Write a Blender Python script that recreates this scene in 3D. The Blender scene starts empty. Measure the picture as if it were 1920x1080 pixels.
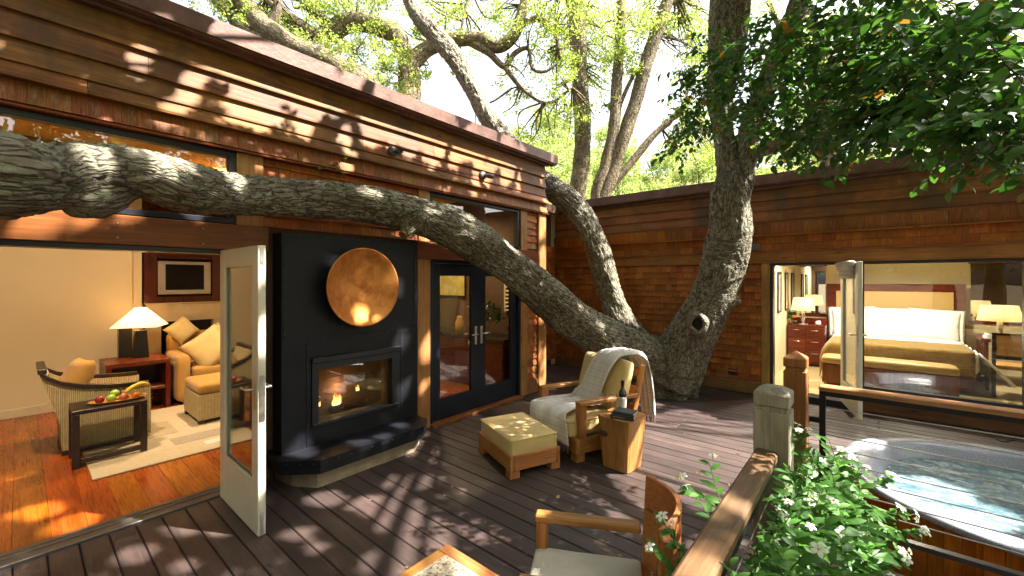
import bpy, bmesh, math, random
import numpy as np
from mathutils import Vector, Matrix, noise, kdtree
R = math.radians
random.seed(11); RNG = np.random.default_rng(11)
scene = bpy.context.scene

# ------------------------------------------------------------------ camera
YAW = R(40.35); FPX = 785.0; CAMX, CAMZ = 4.1, 1.8
cam_d = bpy.data.cameras.new('camera'); cam = bpy.data.objects.new('camera', cam_d)
scene.collection.objects.link(cam); scene.camera = cam
cam_d.sensor_width = 36.0; cam_d.lens = 36.0 * FPX / 1920.0; cam_d.shift_y = -15.0 / 1920.0
cam_d.clip_start = 0.05; cam_d.clip_end = 600.0
cam.location = (CAMX, 0.0, CAMZ); cam.rotation_euler = (R(90), 0.0, YAW)

# ------------------------------------------------------------------ sky and sun
SUN = Vector((0.54, 0.30, 0.785)).normalized()
world = bpy.data.worlds.new('World'); scene.world = world; world.use_nodes = True
wn = world.node_tree
sky = wn.nodes.new('ShaderNodeTexSky'); sky.sky_type = 'NISHITA'; sky.sun_disc = False
sky.sun_elevation = math.asin(SUN.z); sky.sun_rotation = math.atan2(SUN.x, SUN.y)
sky.air_density = 1.0; sky.dust_density = 6.0; sky.ozone_density = 0.6
wn.nodes['Background'].inputs['Strength'].default_value = 0.122
hz = wn.nodes.new('ShaderNodeHueSaturation'); hz.inputs['Saturation'].default_value = 0.42     # bright summer haze
wn.links.new(sky.outputs[0], hz.inputs['Color']); wn.links.new(hz.outputs[0], wn.nodes['Background'].inputs['Color'])
sun_d = bpy.data.lights.new('sun', 'SUN'); sun_d.energy = 5.0; sun_d.angle = R(0.53); sun_d.color = (1.0, 0.95, 0.86)
sun = bpy.data.objects.new('sun', sun_d); scene.collection.objects.link(sun)
sun.rotation_euler = SUN.to_track_quat('Z', 'Y').to_euler(); sun.location = SUN * 30

vs = scene.view_settings
vs.view_transform = 'Standard'; vs.look = 'None'; vs.gamma = 1.0; vs.use_curve_mapping = False
vs.exposure = 2.4
scene.cycles.use_denoising = True
scene.cycles.max_bounces = 7; scene.cycles.diffuse_bounces = 3; scene.cycles.glossy_bounces = 3
scene.cycles.transmission_bounces = 4; scene.cycles.transparent_max_bounces = 12
scene.cycles.caustics_reflective = False; scene.cycles.caustics_refractive = False
scene.cycles.sample_clamp_indirect = 4.0

# ------------------------------------------------------------------ helpers
COL = scene.collection
_c, _s = math.cos(YAW), math.sin(YAW)
def P(u, v, d):
    """a point d metres in front of the camera, as a world position"""
    x = (u - 960.0) / FPX * d
    return Vector((CAMX + x * _c - d * _s, x * _s + d * _c, CAMZ + (525.0 - v) / FPX * d))

def tag(o, label=None, cat=None, group=None, kind=None):
    if label: o['label'] = label
    if cat: o['category'] = cat
    if group: o['group'] = group
    if kind: o['kind'] = kind
    return o
def thing(name, label, cat, loc=(0, 0, 0), rz=0.0, group=None):
    o = bpy.data.objects.new(name, None); COL.objects.link(o)
    o.empty_display_size = 0.1
    o.location = loc; o.rotation_euler = (0, 0, rz)
    return tag(o, label, cat, group)
def put(name, me, parent=None, loc=None, rot=None, scl=None):
    o = bpy.data.objects.new(name, me); COL.objects.link(o)
    if parent is not None: o.parent = parent
    if loc is not None: o.location = loc
    if rot is not None: o.rotation_euler = rot
    if scl is not None: o.scale = scl
    return o
def copy_tree(o, parent=None):
    c = o.copy(); COL.objects.link(c); c.parent = parent
    for ch in o.children: copy_tree(ch, c)
    return c

def crom(ctrl, per=8):
    """Catmull-Rom through [(Vector, radius)]"""
    pts = [c[0] for c in ctrl]; rad = [c[1] for c in ctrl]
    P0 = [2 * pts[0] - pts[1]] + pts + [2 * pts[-1] - pts[-2]]
    R0 = [rad[0]] + rad + [rad[-1]]
    out, ro = [], []
    for i in range(len(pts) - 1):
        a, b, c, d = P0[i:i + 4]; ra, rb, rc, rd = R0[i:i + 4]
        for k in range(per):
            t = k / per; t2 = t * t; t3 = t2 * t
            out.append(0.5 * ((2 * b) + (c - a) * t + (2 * a - 5 * b + 4 * c - d) * t2 + (3 * b - a - 3 * c + d) * t3))
            ro.append(0.5 * ((2 * rb) + (rc - ra) * t + (2 * ra - 5 * rb + 4 * rc - rd) * t2 + (3 * rb - ra - 3 * rc + rd) * t3))
    out.append(pts[-1]); ro.append(rad[-1])
    return out, ro

CB_F = None
def chamfer_box(hx, hy, hz, b):
    v = []; idx = {}
    for sx in (-1, 1):
        for sy in (-1, 1):
            for sz in (-1, 1):
                idx[sx, sy, sz] = len(v)
                v += [(sx * hx, sy * (hy - b), sz * (hz - b)), (sx * (hx - b), sy * hy, sz * (hz - b)), (sx * (hx - b), sy * (hy - b), sz * hz)]
    f = []
    S = (-1, 1)
    for s in S:
        f.append([idx[s, a, c] for a, c in ((-1, -1), (1, -1), (1, 1), (-1, 1))])
        f.append([idx[a, s, c] + 1 for a, c in ((-1, -1), (1, -1), (1, 1), (-1, 1))])
        f.append([idx[a, c, s] + 2 for a, c in ((-1, -1), (1, -1), (1, 1), (-1, 1))])
    for s in S:
        for t in S:
            f.append([idx[s, t, -1], idx[s, t, 1], idx[s, t, 1] + 1, idx[s, t, -1] + 1])
            f.append([idx[s, -1, t], idx[s, 1, t], idx[s, 1, t] + 2, idx[s, -1, t] + 2])
            f.append([idx[-1, s, t] + 1, idx[1, s, t] + 1, idx[1, s, t] + 2, idx[-1, s, t] + 2])
            for w in S:
                i = idx[s, t, w]; f.append([i, i + 1, i + 2])
    out = []
    for q in f:
        a, b_, c_ = Vector(v[q[0]]), Vector(v[q[1]]), Vector(v[q[2]])
        n = (b_ - a).cross(c_ - a); m = sum((Vector(v[k]) for k in q), Vector()) / len(q)
        out.append(q if n.dot(m) > 0 else q[::-1])
    return v, out

class MB:
    def __init__(s): s.v = []; s.f = []; s.q = []; s.sm = []
    def add(s, v, f, M=None, smooth=False, q=None):
        o = len(s.v)
        s.v += [tuple(M @ Vector(p)) for p in v] if M is not None else [tuple(p) for p in v]
        s.f += [[i + o for i in k] for k in f]; s.sm += [smooth] * len(f)
        s.q += q if q is not None else [(0, 0, 0)] * len(v)
        return s
    def box(s, x0, x1, y0, y1, z0, z1, b=0.0, M=None):
        hx, hy, hz = abs(x1 - x0) / 2, abs(y1 - y0) / 2, abs(z1 - z0) / 2
        T = Matrix.Translation(((x0 + x1) / 2, (y0 + y1) / 2, (z0 + z1) / 2))
        if M is not None: T = M @ T
        if b > 0:
            v, f = chamfer_box(hx, hy, hz, min(b, hx * .9, hy * .9, hz * .9))
        else:
            v = [(x * hx, y * hy, z * hz) for x in (-1, 1) for y in (-1, 1) for z in (-1, 1)]
            f = [(0, 1, 3, 2), (4, 6, 7, 5), (0, 4, 5, 1), (2, 3, 7, 6), (0, 2, 6, 4), (1, 5, 7, 3)]
        return s.add(v, f, T)
    def rbox(s, c, size, r, crown=0.0, n=9, M=None, puff=0.0, lump=0.0):
        """soft rounded box"""
        hx, hy, hz = size[0] / 2, size[1] / 2, size[2] / 2
        v = []; f = []; key = {}
        def vert(p):
            k = tuple(round(t, 5) for t in p)
            if k not in key: key[k] = len(v); v.append(p)
            return key[k]
        ax = [(0, 1, 2), (1, 2, 0), (2, 0, 1)]
        for a, b, c_ in ax:
            for sg in (-1, 1):
                for i in range(n):
                    for j in range(n):
                        q = []
                        for di, dj in ((0, 0), (1, 0), (1, 1), (0, 1)):
                            p = [0, 0, 0]; p[a] = -1 + 2 * (i + di) / n; p[b] = -1 + 2 * (j + dj) / n; p[c_] = sg
                            q.append(vert(tuple(p)))
                        f.append(q if sg > 0 else q[::-1])
        out = []
        for p in v:
            # push grid lines toward the edges so the rounding has vertices
            g = [math.copysign(1 - (1 - abs(t)) ** 1.7, t) for t in p]
            w = Vector((g[0] * hx, g[1] * hy, g[2] * hz))
            inn = Vector((max(-hx + r, min(hx - r, w.x)), max(-hy + r, min(hy - r, w.y)), max(-hz + r, min(hz - r, w.z))))
            d = w - inn
            if d.length > 1e-6: w = inn + d.normalized() * r
            k = (1 - g[0] ** 2) * (1 - g[1] ** 2)
            if w.z > 0: w.z += crown * k
            if puff:
                w.x += math.copysign(puff * (1 - g[1] ** 2) * (1 - g[2] ** 2), w.x) if abs(w.x) > .5 * hx else 0
                w.y += math.copysign(puff * (1 - g[0] ** 2) * (1 - g[2] ** 2), w.y) if abs(w.y) > .5 * hy else 0
            if lump: w += lump * noise.noise_vector(w * 7 + Vector(c) * 3)
            out.append(tuple(w + Vector(c)))
        return s.add(out, f, M, True)
    def pillow(s, w, h, t, M, n=14, pinch=.12, seed=0.0):
        v = []; f = []
        for sd in (1, -1):
            o = len(v)
            for i in range(n + 1):
                for j in range(n + 1):
                    x = -1 + 2 * i / n; y = -1 + 2 * j / n
                    k = max(0, (1 - x ** 4) * (1 - y ** 4)) ** .55 * (1 - .25 * (x * x + y * y) / 2)
                    px = x * w / 2 * (1 - pinch * (1 - x * x) * 0 - pinch * (1 - y * y) * (0) - pinch * .6 * (1 - abs(y) ** 2) * abs(x) ** 3)
                    py = y * h / 2 * (1 - pinch * .6 * (1 - abs(x) ** 2) * abs(y) ** 3)
                    z = sd * t / 2 * k + (.012 * noise.noise(Vector((x * 2.2 + seed, y * 2.2, sd)))) * k
                    v.append((px, py, z))
            for i in range(n):
                for j in range(n):
                    a = o + i * (n + 1) + j
                    q = [a, a + n + 1, a + n + 2, a + 1]
                    f.append(q if sd > 0 else q[::-1])
        return s.add(v, f, M, True)
    def tube(s, pts, rad, n=8, cap=True, smooth=True, wob=0.0, M=None, seed=0.0):
        v = []; f = []; q = []
        m = len(pts); t0 = (pts[1] - pts[0]).normalized()
        e1 = t0.orthogonal().normalized(); L = 0.0
        for i, p in enumerate(pts):
            t = (pts[min(i + 1, m - 1)] - pts[max(i - 1, 0)]).normalized()
            e1 = (e1 - t * e1.dot(t)).normalized(); e2 = t.cross(e1)
            r = rad[i] if hasattr(rad, '__len__') else rad
            if i: L += (p - pts[i - 1]).length
            for k in range(n):
                a = 2 * math.pi * k / n; ca, sa = math.cos(a), math.sin(a)
                rr = r
                if wob: rr = r * (1 + wob * noise.noise(Vector((ca * 1.3 + seed, sa * 1.3, L * 1.1))))
                v.append(p + (e1 * ca + e2 * sa) * rr); q.append((ca * r, sa * r, L))
        for i in range(m - 1):
            for k in range(n):
                a = i * n + k; b = i * n + (k + 1) % n
                f.append([a, b, b + n, a + n])
        if cap:
            f.append(list(range(n))[::-1]); f.append([(m - 1) * n + k for k in range(n)])
        return s.add(v, f, M, smooth, q)
    def lathe(s, prof, n=24, c=(0, 0, 0), M=None, smooth=True):
        v = []; f = []
        for r, z in prof:
            for k in range(n):
                a = 2 * math.pi * k / n; v.append((c[0] + r * math.cos(a), c[1] + r * math.sin(a), c[2] + z))
        for i in range(len(prof) - 1):
            for k in range(n):
                a = i * n + k; b = i * n + (k + 1) % n
                f.append([a, b, b + n, a + n])
        if prof[0][0] > 1e-4: f.append(list(range(n))[::-1])
        if prof[-1][0] > 1e-4: f.append([(len(prof) - 1) * n + k for k in range(n)])
        return s.add(v, f, M, smooth)
    def prism(s, poly, a0, a1, axis='y', M=None):
        """poly in the plane across axis: axis y -> (x,z); x -> (y,z); z -> (x,y)"""
        n = len(poly); v = []
        for a in (a0, a1):
            for p in poly:
                v.append((p[0], a, p[1]) if axis == 'y' else (a, p[0], p[1]) if axis == 'x' else (p[0], p[1], a))
        f = [[i, (i + 1) % n, (i + 1) % n + n, i + n] for i in range(n)] + [list(range(n))[::-1], [i + n for i in range(n)]]
        o = len(s.v); s.add(v, f, M)
        return s
    def ball(s, c, r, n=12, sz=1.0, M=None):
        prof = [(max(1e-5, r * math.sin(math.pi * i / n)), -r * sz * math.cos(math.pi * i / n)) for i in range(n + 1)]
        return s.lathe(prof, max(8, n + 4), c, M)
    def mesh(s, name, mat=None, fix=True, q=False):
        me = bpy.data.meshes.new(name); me.from_pydata(s.v, [], s.f)
        if any(s.sm): me.polygons.foreach_set('use_smooth', s.sm)
        if q:
            at = me.attributes.new('bq', 'FLOAT_VECTOR', 'POINT')
            at.data.foreach_set('vector', [c for t in s.q for c in t])
        if fix:
            bm = bmesh.new(); bm.from_mesh(me); bmesh.ops.remove_doubles(bm, verts=bm.verts, dist=1e-6) if not q else None
            bmesh.ops.recalc_face_normals(bm, faces=bm.faces); bm.to_mesh(me); bm.free()
        if mat: me.materials.append(mat)
        return me
    def build(s, name, mat, parent=None, loc=None, rot=None, fix=True, q=False):
        return put(name, s.mesh(name, mat, fix, q), parent, loc, rot)

def box(name, mat, parent, x0, x1, y0, y1, z0, z1, b=0.0):
    """a box as its own object, its origin at its centre"""
    cx, cy, cz = (x0 + x1) / 2, (y0 + y1) / 2, (z0 + z1) / 2
    return MB().box(x0 - cx, x1 - cx, y0 - cy, y1 - cy, z0 - cz, z1 - cz, b).build(name, mat, parent, (cx, cy, cz), fix=False)

# ------------------------------------------------------------------ materials
def nd(nt, typ, ins=None, **props):
    n = nt.nodes.new(typ)
    for k, v in props.items(): setattr(n, k, v)
    for k, v in (ins or {}).items():
        sk = n.inputs[k]
        if isinstance(v, bpy.types.NodeSocket): nt.links.new(v, sk)
        else: sk.default_value = v
    return n
def mat0(name):
    m = bpy.data.materials.new(name); m.use_nodes = True
    return m, m.node_tree, m.node_tree.nodes['Principled BSDF']
def rgba(c): return (c[0], c[1], c[2], 1.0)
def ramp(nt, fac, stops, interp='LINEAR'):
    n = nd(nt, 'ShaderNodeValToRGB', {'Fac': fac}); cr = n.color_ramp; cr.interpolation = interp
    while len(cr.elements) < len(stops): cr.elements.new(0.5)
    for e, (p, c) in zip(cr.elements, stops): e.position = p; e.color = rgba(c) if len(c) == 3 else c
    return n.outputs['Color']
def mixc(nt, fac, a, b, mode='MIX'):
    n = nt.nodes.new('ShaderNodeMix'); n.data_type = 'RGBA'; n.blend_type = mode; n.clamp_factor = True
    for sk, v in ((n.inputs[0], fac), (n.inputs[6], a), (n.inputs[7], b)):
        if isinstance(v, bpy.types.NodeSocket): nt.links.new(v, sk)
        else: sk.default_value = v if not isinstance(v, tuple) or len(v) == 4 else rgba(v)
    return n.outputs[2]
def math_(nt, op, a, b=0.5, c=None):
    n = nt.nodes.new('ShaderNodeMath'); n.operation = op
    for i, v in enumerate((a, b, c)):
        if v is None: continue
        if isinstance(v, bpy.types.NodeSocket): nt.links.new(v, n.inputs[i])
        else: n.inputs[i].default_value = v
    return n.outputs[0]
def local_vec(nt, scale, spread=41.0):
    tc = nd(nt, 'ShaderNodeTexCoord'); oi = nd(nt, 'ShaderNodeObjectInfo')
    r = math_(nt, 'MULTIPLY', oi.outputs['Random'], spread)
    add = nd(nt, 'ShaderNodeVectorMath', {0: tc.outputs['Object'], 1: nd(nt, 'ShaderNodeCombineXYZ', {0: r, 1: r, 2: r}).outputs[0]}, operation='ADD')
    mp = nd(nt, 'ShaderNodeVectorMath', {0: add.outputs[0], 1: scale}, operation='MULTIPLY')
    return mp.outputs[0], add.outputs[0], oi.outputs['Random']
def wood(name, c1, c2, axis='x', freq=26.0, rough=.55, bump=.25, var=.22, stain=None, stain_lo=.5, stain_hi=.7, spec=.35, knots=0.0, streak=None):
    m, nt, b = mat0(name)
    sc = [freq] * 3; sc['xyz'.index(axis)] = freq * .05
    vec, raw, rnd = local_vec(nt, tuple(sc))
    n1 = nd(nt, 'ShaderNodeTexNoise', {'Vector': vec, 'Scale': 1.0, 'Detail': 7.0, 'Roughness': .62, 'Distortion': .6})
    col = ramp(nt, n1.outputs['Fac'], [(.25, c1), (.5, tuple((a + b_) / 2 for a, b_ in zip(c1, c2))), (.72, c2)])
    fine = nd(nt, 'ShaderNodeTexNoise', {'Vector': vec, 'Scale': 4.0, 'Detail': 3.0, 'Roughness': .6})
    col = mixc(nt, .55, col, ramp(nt, fine.outputs['Fac'], [(.3, (.45, .45, .45)), (.7, (1.25, 1.25, 1.25))]), 'MULTIPLY')
    big = nd(nt, 'ShaderNodeTexNoise', {'Vector': raw, 'Scale': 2.3, 'Detail': 3.0})
    col = mixc(nt, .7, col, ramp(nt, big.outputs['Fac'], [(.3, (.6, .58, .56)), (.7, (1.25, 1.25, 1.25))]), 'MULTIPLY')
    if knots:
        vo = nd(nt, 'ShaderNodeTexVoronoi', {'Vector': nd(nt, 'ShaderNodeVectorMath', {0: raw, 1: tuple(3.0 if a == axis else 9.0 for a in 'xyz')}, operation='MULTIPLY').outputs[0], 'Scale': 1.0})
        k = ramp(nt, vo.outputs['Distance'], [(.05, (.2, .13, .1)), (.16, (1, 1, 1))])
        col = mixc(nt, knots, col, k, 'MULTIPLY')
    hsv = nd(nt, 'ShaderNodeHueSaturation', {'Color': col, 'Value': math_(nt, 'MULTIPLY_ADD', rnd, 2 * var, 1 - var), 'Saturation': 1.08, 'Hue': math_(nt, 'MULTIPLY_ADD', math_(nt, 'FRACT', math_(nt, 'MULTIPLY', rnd, 17.3)), .020, .481)})
    col = hsv.outputs['Color']
    if stain:
        geo = nd(nt, 'ShaderNodeNewGeometry')
        sv = nd(nt, 'ShaderNodeVectorMath', {0: geo.outputs['Position'], 1: (2.2, 2.2, 1.0)}, operation='MULTIPLY')
        sn = nd(nt, 'ShaderNodeTexNoise', {'Vector': sv.outputs[0], 'Scale': 1.0, 'Detail': 6.0, 'Roughness': .65})
        fac = ramp(nt, sn.outputs['Fac'], [(stain_lo, (0, 0, 0)), (stain_hi, (1, 1, 1))])
        col = mixc(nt, math_(nt, 'MULTIPLY', fac, .85), col, stain)
    if streak:
        geo = nd(nt, 'ShaderNodeNewGeometry')
        sv = nd(nt, 'ShaderNodeVectorMath', {0: geo.outputs['Position'], 1: (38, 38, 1.5)}, operation='MULTIPLY')
        sn = nd(nt, 'ShaderNodeTexNoise', {'Vector': sv.outputs[0], 'Scale': 1.0, 'Detail': 4.0})
        col = mixc(nt, ramp(nt, sn.outputs['Fac'], [(.55, (0, 0, 0)), (.72, (.7, .7, .7))]), col, streak)
    nt.links.new(col, b.inputs['Base Color'])
    nt.links.new(math_(nt, 'MULTIPLY_ADD', fine.outputs['Fac'], .25, rough - .12), b.inputs['Roughness'])
    b.inputs['Specular IOR Level'].default_value = spec
    h = math_(nt, 'ADD', n1.outputs['Fac'], math_(nt, 'MULTIPLY', fine.outputs['Fac'], .5))
    bp = nd(nt, 'ShaderNodeBump', {'Height': h, 'Strength': bump, 'Distance': .006})
    nt.links.new(bp.outputs[0], b.inputs['Normal'])
    return m
def plain(name, col, rough=.5, metal=0.0, spec=.5, var=.0, nscale=6.0, namt=.12, bump=0.0, bscale=60.0, emit=None, estr=0.0, sheen=0.0):
    m, nt, b = mat0(name)
    vec, raw, rnd = local_vec(nt, (1, 1, 1))
    n = nd(nt, 'ShaderNodeTexNoise', {'Vector': raw, 'Scale': nscale, 'Detail': 5.0, 'Roughness': .6})
    c = mixc(nt, 1.0, rgba(col), ramp(nt, n.outputs['Fac'], [(.25, (1 - namt * 1.6,) * 3), (.75, (1 + namt,) * 3)]), 'MULTIPLY')
    if var:
        c = nd(nt, 'ShaderNodeHueSaturation', {'Color': c, 'Value': math_(nt, 'MULTIPLY_ADD', rnd, 2 * var, 1 - var)}).outputs['Color']
    nt.links.new(c, b.inputs['Base Color'])
    nt.links.new(math_(nt, 'MULTIPLY_ADD', n.outputs['Fac'], .2, rough - .1), b.inputs['Roughness'])
    b.inputs['Metallic'].default_value = metal; b.inputs['Specular IOR Level'].default_value = spec
    if sheen: b.inputs['Sheen Weight'].default_value = sheen
    if bump:
        n2 = nd(nt, 'ShaderNodeTexNoise', {'Vector': raw, 'Scale': bscale, 'Detail': 4.0})
        nt.links.new(nd(nt, 'ShaderNodeBump', {'Height': n2.outputs['Fac'], 'Strength': bump, 'Distance': .01}).outputs[0], b.inputs['Normal'])
    if emit:
        b.inputs['Emission Color'].default_value = rgba(emit); b.inputs['Emission Strength'].default_value = estr
    return m
def glass_pane(name, tint=(.93, .96, .94), refl=1.0):
    m = bpy.data.materials.new(name); m.use_nodes = True; nt = m.node_tree; nt.nodes.clear()
    out = nd(nt, 'ShaderNodeOutputMaterial')
    tr = nd(nt, 'ShaderNodeBsdfTransparent', {'Color': rgba(tint)})
    gl = nd(nt, 'ShaderNodeBsdfGlossy', {'Roughness': 0.0, 'Color': (1, 1, 1, 1)})
    geo = nd(nt, 'ShaderNodeNewGeometry')
    wv = nd(nt, 'ShaderNodeTexNoise', {'Vector': geo.outputs['Position'], 'Scale': 1.6, 'Detail': 1.0})
    bp = nd(nt, 'ShaderNodeBump', {'Height': wv.outputs['Fac'], 'Strength': .05, 'Distance': .05})
    nt.links.new(bp.outputs[0], gl.inputs['Normal'])
    fr = math_(nt, 'MULTIPLY_ADD', math_(nt, 'POWER', nd(nt, 'ShaderNodeLayerWeight', {'Blend': .5}).outputs['Facing'], 5.0), .9, .042)
    mx = nd(nt, 'ShaderNodeMixShader', {0: math_(nt, 'MULTIPLY', fr, refl), 1: tr.outputs[0], 2: gl.outputs[0]})
    nt.links.new(mx.outputs[0], out.inputs[0])
    return m
def clear_glass(name):
    return glass_pane(name, (.97, .98, .98), 1.3)
def leafmat(name, c1, c2, trans=.45, rough=.35, island=True, spec=.5, yellow=None):
    m = bpy.data.materials.new(name); m.use_nodes = True; nt = m.node_tree; nt.nodes.clear()
    out = nd(nt, 'ShaderNodeOutputMaterial')
    if island: rnd = nd(nt, 'ShaderNodeNewGeometry').outputs['Random Per Island']
    else: rnd = nd(nt, 'ShaderNodeObjectInfo').outputs['Random']
    stops = [(0.0, c1), (1.0, c2)] if not yellow else [(0.0, c1), (.95, c2), (.965, yellow), (1.0, yellow)]
    col = ramp(nt, rnd, stops)
    pb = nd(nt, 'ShaderNodeBsdfPrincipled', {'Base Color': col, 'Roughness': rough, 'Specular IOR Level': spec})
    tl = nd(nt, 'ShaderNodeBsdfTranslucent', {'Color': mixc(nt, 1.0, col, (1.25, 1.35, .6, 1), 'MULTIPLY')})
    mx = nd(nt, 'ShaderNodeMixShader', {0: trans, 1: pb.outputs[0], 2: tl.outputs[0]})
    nt.links.new(mx.outputs[0], out.inputs[0])
    return m
def barkmat(name, dark, light, lichen=None, la=.6, fu=16.0, fs=4.0, bump=.9):
    m, nt, b = mat0(name)
    at = nd(nt, 'ShaderNodeAttribute', attribute_name='bq')
    v = nd(nt, 'ShaderNodeVectorMath', {0: at.outputs['Vector'], 1: (fu, fu, fs)}, operation='MULTIPLY')
    wn_ = nd(nt, 'ShaderNodeTexNoise', {'Vector': at.outputs['Vector'], 'Scale': 9.0, 'Detail': 3.0})
    v2 = nd(nt, 'ShaderNodeVectorMath', {0: v.outputs[0], 1: nd(nt, 'ShaderNodeVectorMath', {0: wn_.outputs['Color'], 1: (1.6, 1.6, 1.6)}, operation='MULTIPLY').outputs[0]}, operation='ADD')
    vo = nd(nt, 'ShaderNodeTexVoronoi', {'Vector': v2.outputs[0], 'Scale': 1.0}, feature='DISTANCE_TO_EDGE')
    n2 = nd(nt, 'ShaderNodeTexNoise', {'Vector': v2.outputs[0], 'Scale': 2.2, 'Detail': 8.0, 'Roughness': .68})
    plate = ramp(nt, vo.outputs['Distance'], [(0.0, (0, 0, 0)), (.22, (1, 1, 1))])
    h = math_(nt, 'MULTIPLY_ADD', n2.outputs['Fac'], .9, math_(nt, 'MULTIPLY', plate, .55))
    col = ramp(nt, h, [(.3, dark), (.62, tuple((a + c) / 2 for a, c in zip(dark, light))), (.95, light)])
    big = nd(nt, 'ShaderNodeTexNoise', {'Vector': at.outputs['Vector'], 'Scale': 2.6, 'Detail': 3.0})
    col = mixc(nt, .6, col, ramp(nt, big.outputs['Fac'], [(.3, (.65, .62, .58)), (.7, (1.25, 1.25, 1.2))]), 'MULTIPLY')
    if lichen:
        ln = nd(nt, 'ShaderNodeTexNoise', {'Vector': at.outputs['Vector'], 'Scale': 16.0, 'Detail': 6.0, 'Roughness': .7})
        lb = nd(nt, 'ShaderNodeTexNoise', {'Vector': at.outputs['Vector'], 'Scale': 1.9, 'Detail': 2.0})
        lf = math_(nt, 'MULTIPLY', ramp(nt, ln.outputs['Fac'], [(.5, (0, 0, 0)), (.6, (1, 1, 1))]), ramp(nt, lb.outputs['Fac'], [(.38, (0, 0, 0)), (.52, (1, 1, 1))]))
        col = mixc(nt, math_(nt, 'MULTIPLY', lf, la), col, lichen)
    nt.links.new(col, b.inputs['Base Color'])
    b.inputs['Roughness'].default_value = .85; b.inputs['Specular IOR Level'].default_value = .2
    nt.links.new(nd(nt, 'ShaderNodeBump', {'Height': h, 'Strength': bump, 'Distance': .03}).outputs[0], b.inputs['Normal'])
    return m

MT = {}
MT['siding'] = wood('siding_cedar', (.15, .066, .024), (.41, .205, .075), 'y', 26, .6, .5, .2, stain=(.075, .05, .03), stain_lo=.48, stain_hi=.68, knots=.7)
MT['siding_x'] = wood('siding_cedar_stained', (.19, .086, .032), (.42, .21, .08), 'x', 26, .6, .45, .22, stain=(.095, .062, .034), stain_lo=.48, stain_hi=.66, knots=.6)
MT['shingle'] = wood('shingle_cedar', (.30, .112, .034), (.52, .225, .072), 'z', 34, .62, .35, .27, stain=(.12, .055, .024), stain_lo=.55, stain_hi=.75)
MT['flare'] = wood('flare_shingle', (.14, .055, .018), (.42, .19, .06), 'z', 90, .6, .6, .12, streak=(.30, .20, .13))
MT['post'] = wood('post_fir', (.36, .19, .07), (.56, .33, .13), 'z', 18, .5, .25, .12, knots=.5)
MT['header'] = wood('header_fir', (.17, .062, .024), (.32, .125, .045), 'y', 18, .45, .3, .15, knots=.7)
MT['header_x'] = wood('header_fir_brown', (.28, .125, .045), (.46, .225, .085), 'x', 18, .45, .3, .15, knots=.7)
MT['fascia'] = plain('fascia_rusted_steel', (.17, .085, .062), .5, .2, .5, 0, 5, .35, .25, 30)
MT['base_x'] = wood('baseboard_fir', (.24, .125, .055), (.40, .23, .105), 'x', 18, .55, .3, .15, knots=.5)
MT['black'] = plain('black_painted_metal', (.010, .012, .017), .38, .0, .5, 0, 8, .2, .08, 90)
MT['navy'] = plain('navy_painted_door', (.012, .016, .026), .36, 0, .4, 0, 8, .15, .06, 60)
MT['steel'] = plain('brushed_steel', (.66, .63, .57), .34, 1.0, .5, 0, 20, .15)
MT['glass'] = glass_pane('window_glass')
MT['glass_warm'] = glass_pane('window_glass_coated', (.92, .93, .88), 1.5)
MT['cream_paint'] = plain('cream_door_paint', (.70, .64, .50), .4, 0, .5, 0, 4, .05)
MT['wall_in'] = plain('cream_interior_wall', (.62, .52, .34), .75, 0, .2, 0, 2, .03)
MT['wall_bed'] = plain('ochre_bedroom_wall', (.66, .56, .34), .75, 0, .2, 0, 2, .03)
MT['ceil'] = plain('ceiling_fir_uplit', (.66, .36, .09), .8, 0, .2, 0, 2, .03)  # fir tone made more orange in place of a warm uplight
MT['floor_in'] = wood('cherry_floor', (.20, .062, .016), (.40, .145, .04), 'x', 22, .28, .08, .16, spec=.5)
MT['deck'] = wood('deck_ipe', (.042, .030, .026), (.105, .074, .063), 'x', 26, .5, .35, .28, spec=.45, stain=(.045, .034, .031), stain_lo=.42, stain_hi=.72)
MT['cherry'] = wood('cherry_furniture', (.070, .016, .007), (.15, .038, .013), 'x', 14, .3, .05, .1, spec=.5)
MT['darkwood'] = wood('espresso_wood', (.018, .011, .008), (.045, .025, .016), 'x', 20, .35, .08, .1, spec=.5)
MT['teak'] = wood('oiled_teak', (.36, .165, .055), (.56, .29, .11), 'x', 20, .42, .18, .1)
MT['teak_z'] = wood('oiled_teak_upright', (.34, .155, .052), (.54, .28, .105), 'z', 20, .42, .2, .1)
MT['log'] = wood('log_table_cypress', (.38, .18, .065), (.58, .31, .12), 'z', 11, .45, .25, .05, knots=.5)
MT['oldpost'] = wood('weathered_post', (.24, .21, .165), (.38, .34, .27), 'z', 24, .7, .35, .1, stain=(.34, .31, .27), stain_lo=.5, stain_hi=.8)
MT['brownpost'] = wood('cedar_gate_post', (.26, .115, .045), (.44, .22, .085), 'z', 24, .6, .3, .1)
MT['rail'] = wood('handrail_cedar', (.14, .08, .038), (.27, .165, .085), 'y', 22, .5, .3, .1, stain=(.15, .10, .06), stain_lo=.45, stain_hi=.7)
MT['rail_x'] = wood('handrail_cedar_pale', (.36, .19, .08), (.56, .33, .155), 'x', 22, .55, .3, .1)
MT['concrete'] = plain('hearth_stone', (.36, .28, .19), .85, 0, .2, 0, 5, .3, .5, 25)

# ================================================================== SETTING
soil = plain('soil_ground', (.10, .075, .045), .9, 0, .1, 0, 3, .3, .4, 20)
tag(MB().add([(-300, -300, -.85), (300, -300, -.85), (300, 300, -.85), (-300, 300, -.85)], [(0, 1, 2, 3)]).build('ground', soil, fix=False), kind='structure')
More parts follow.
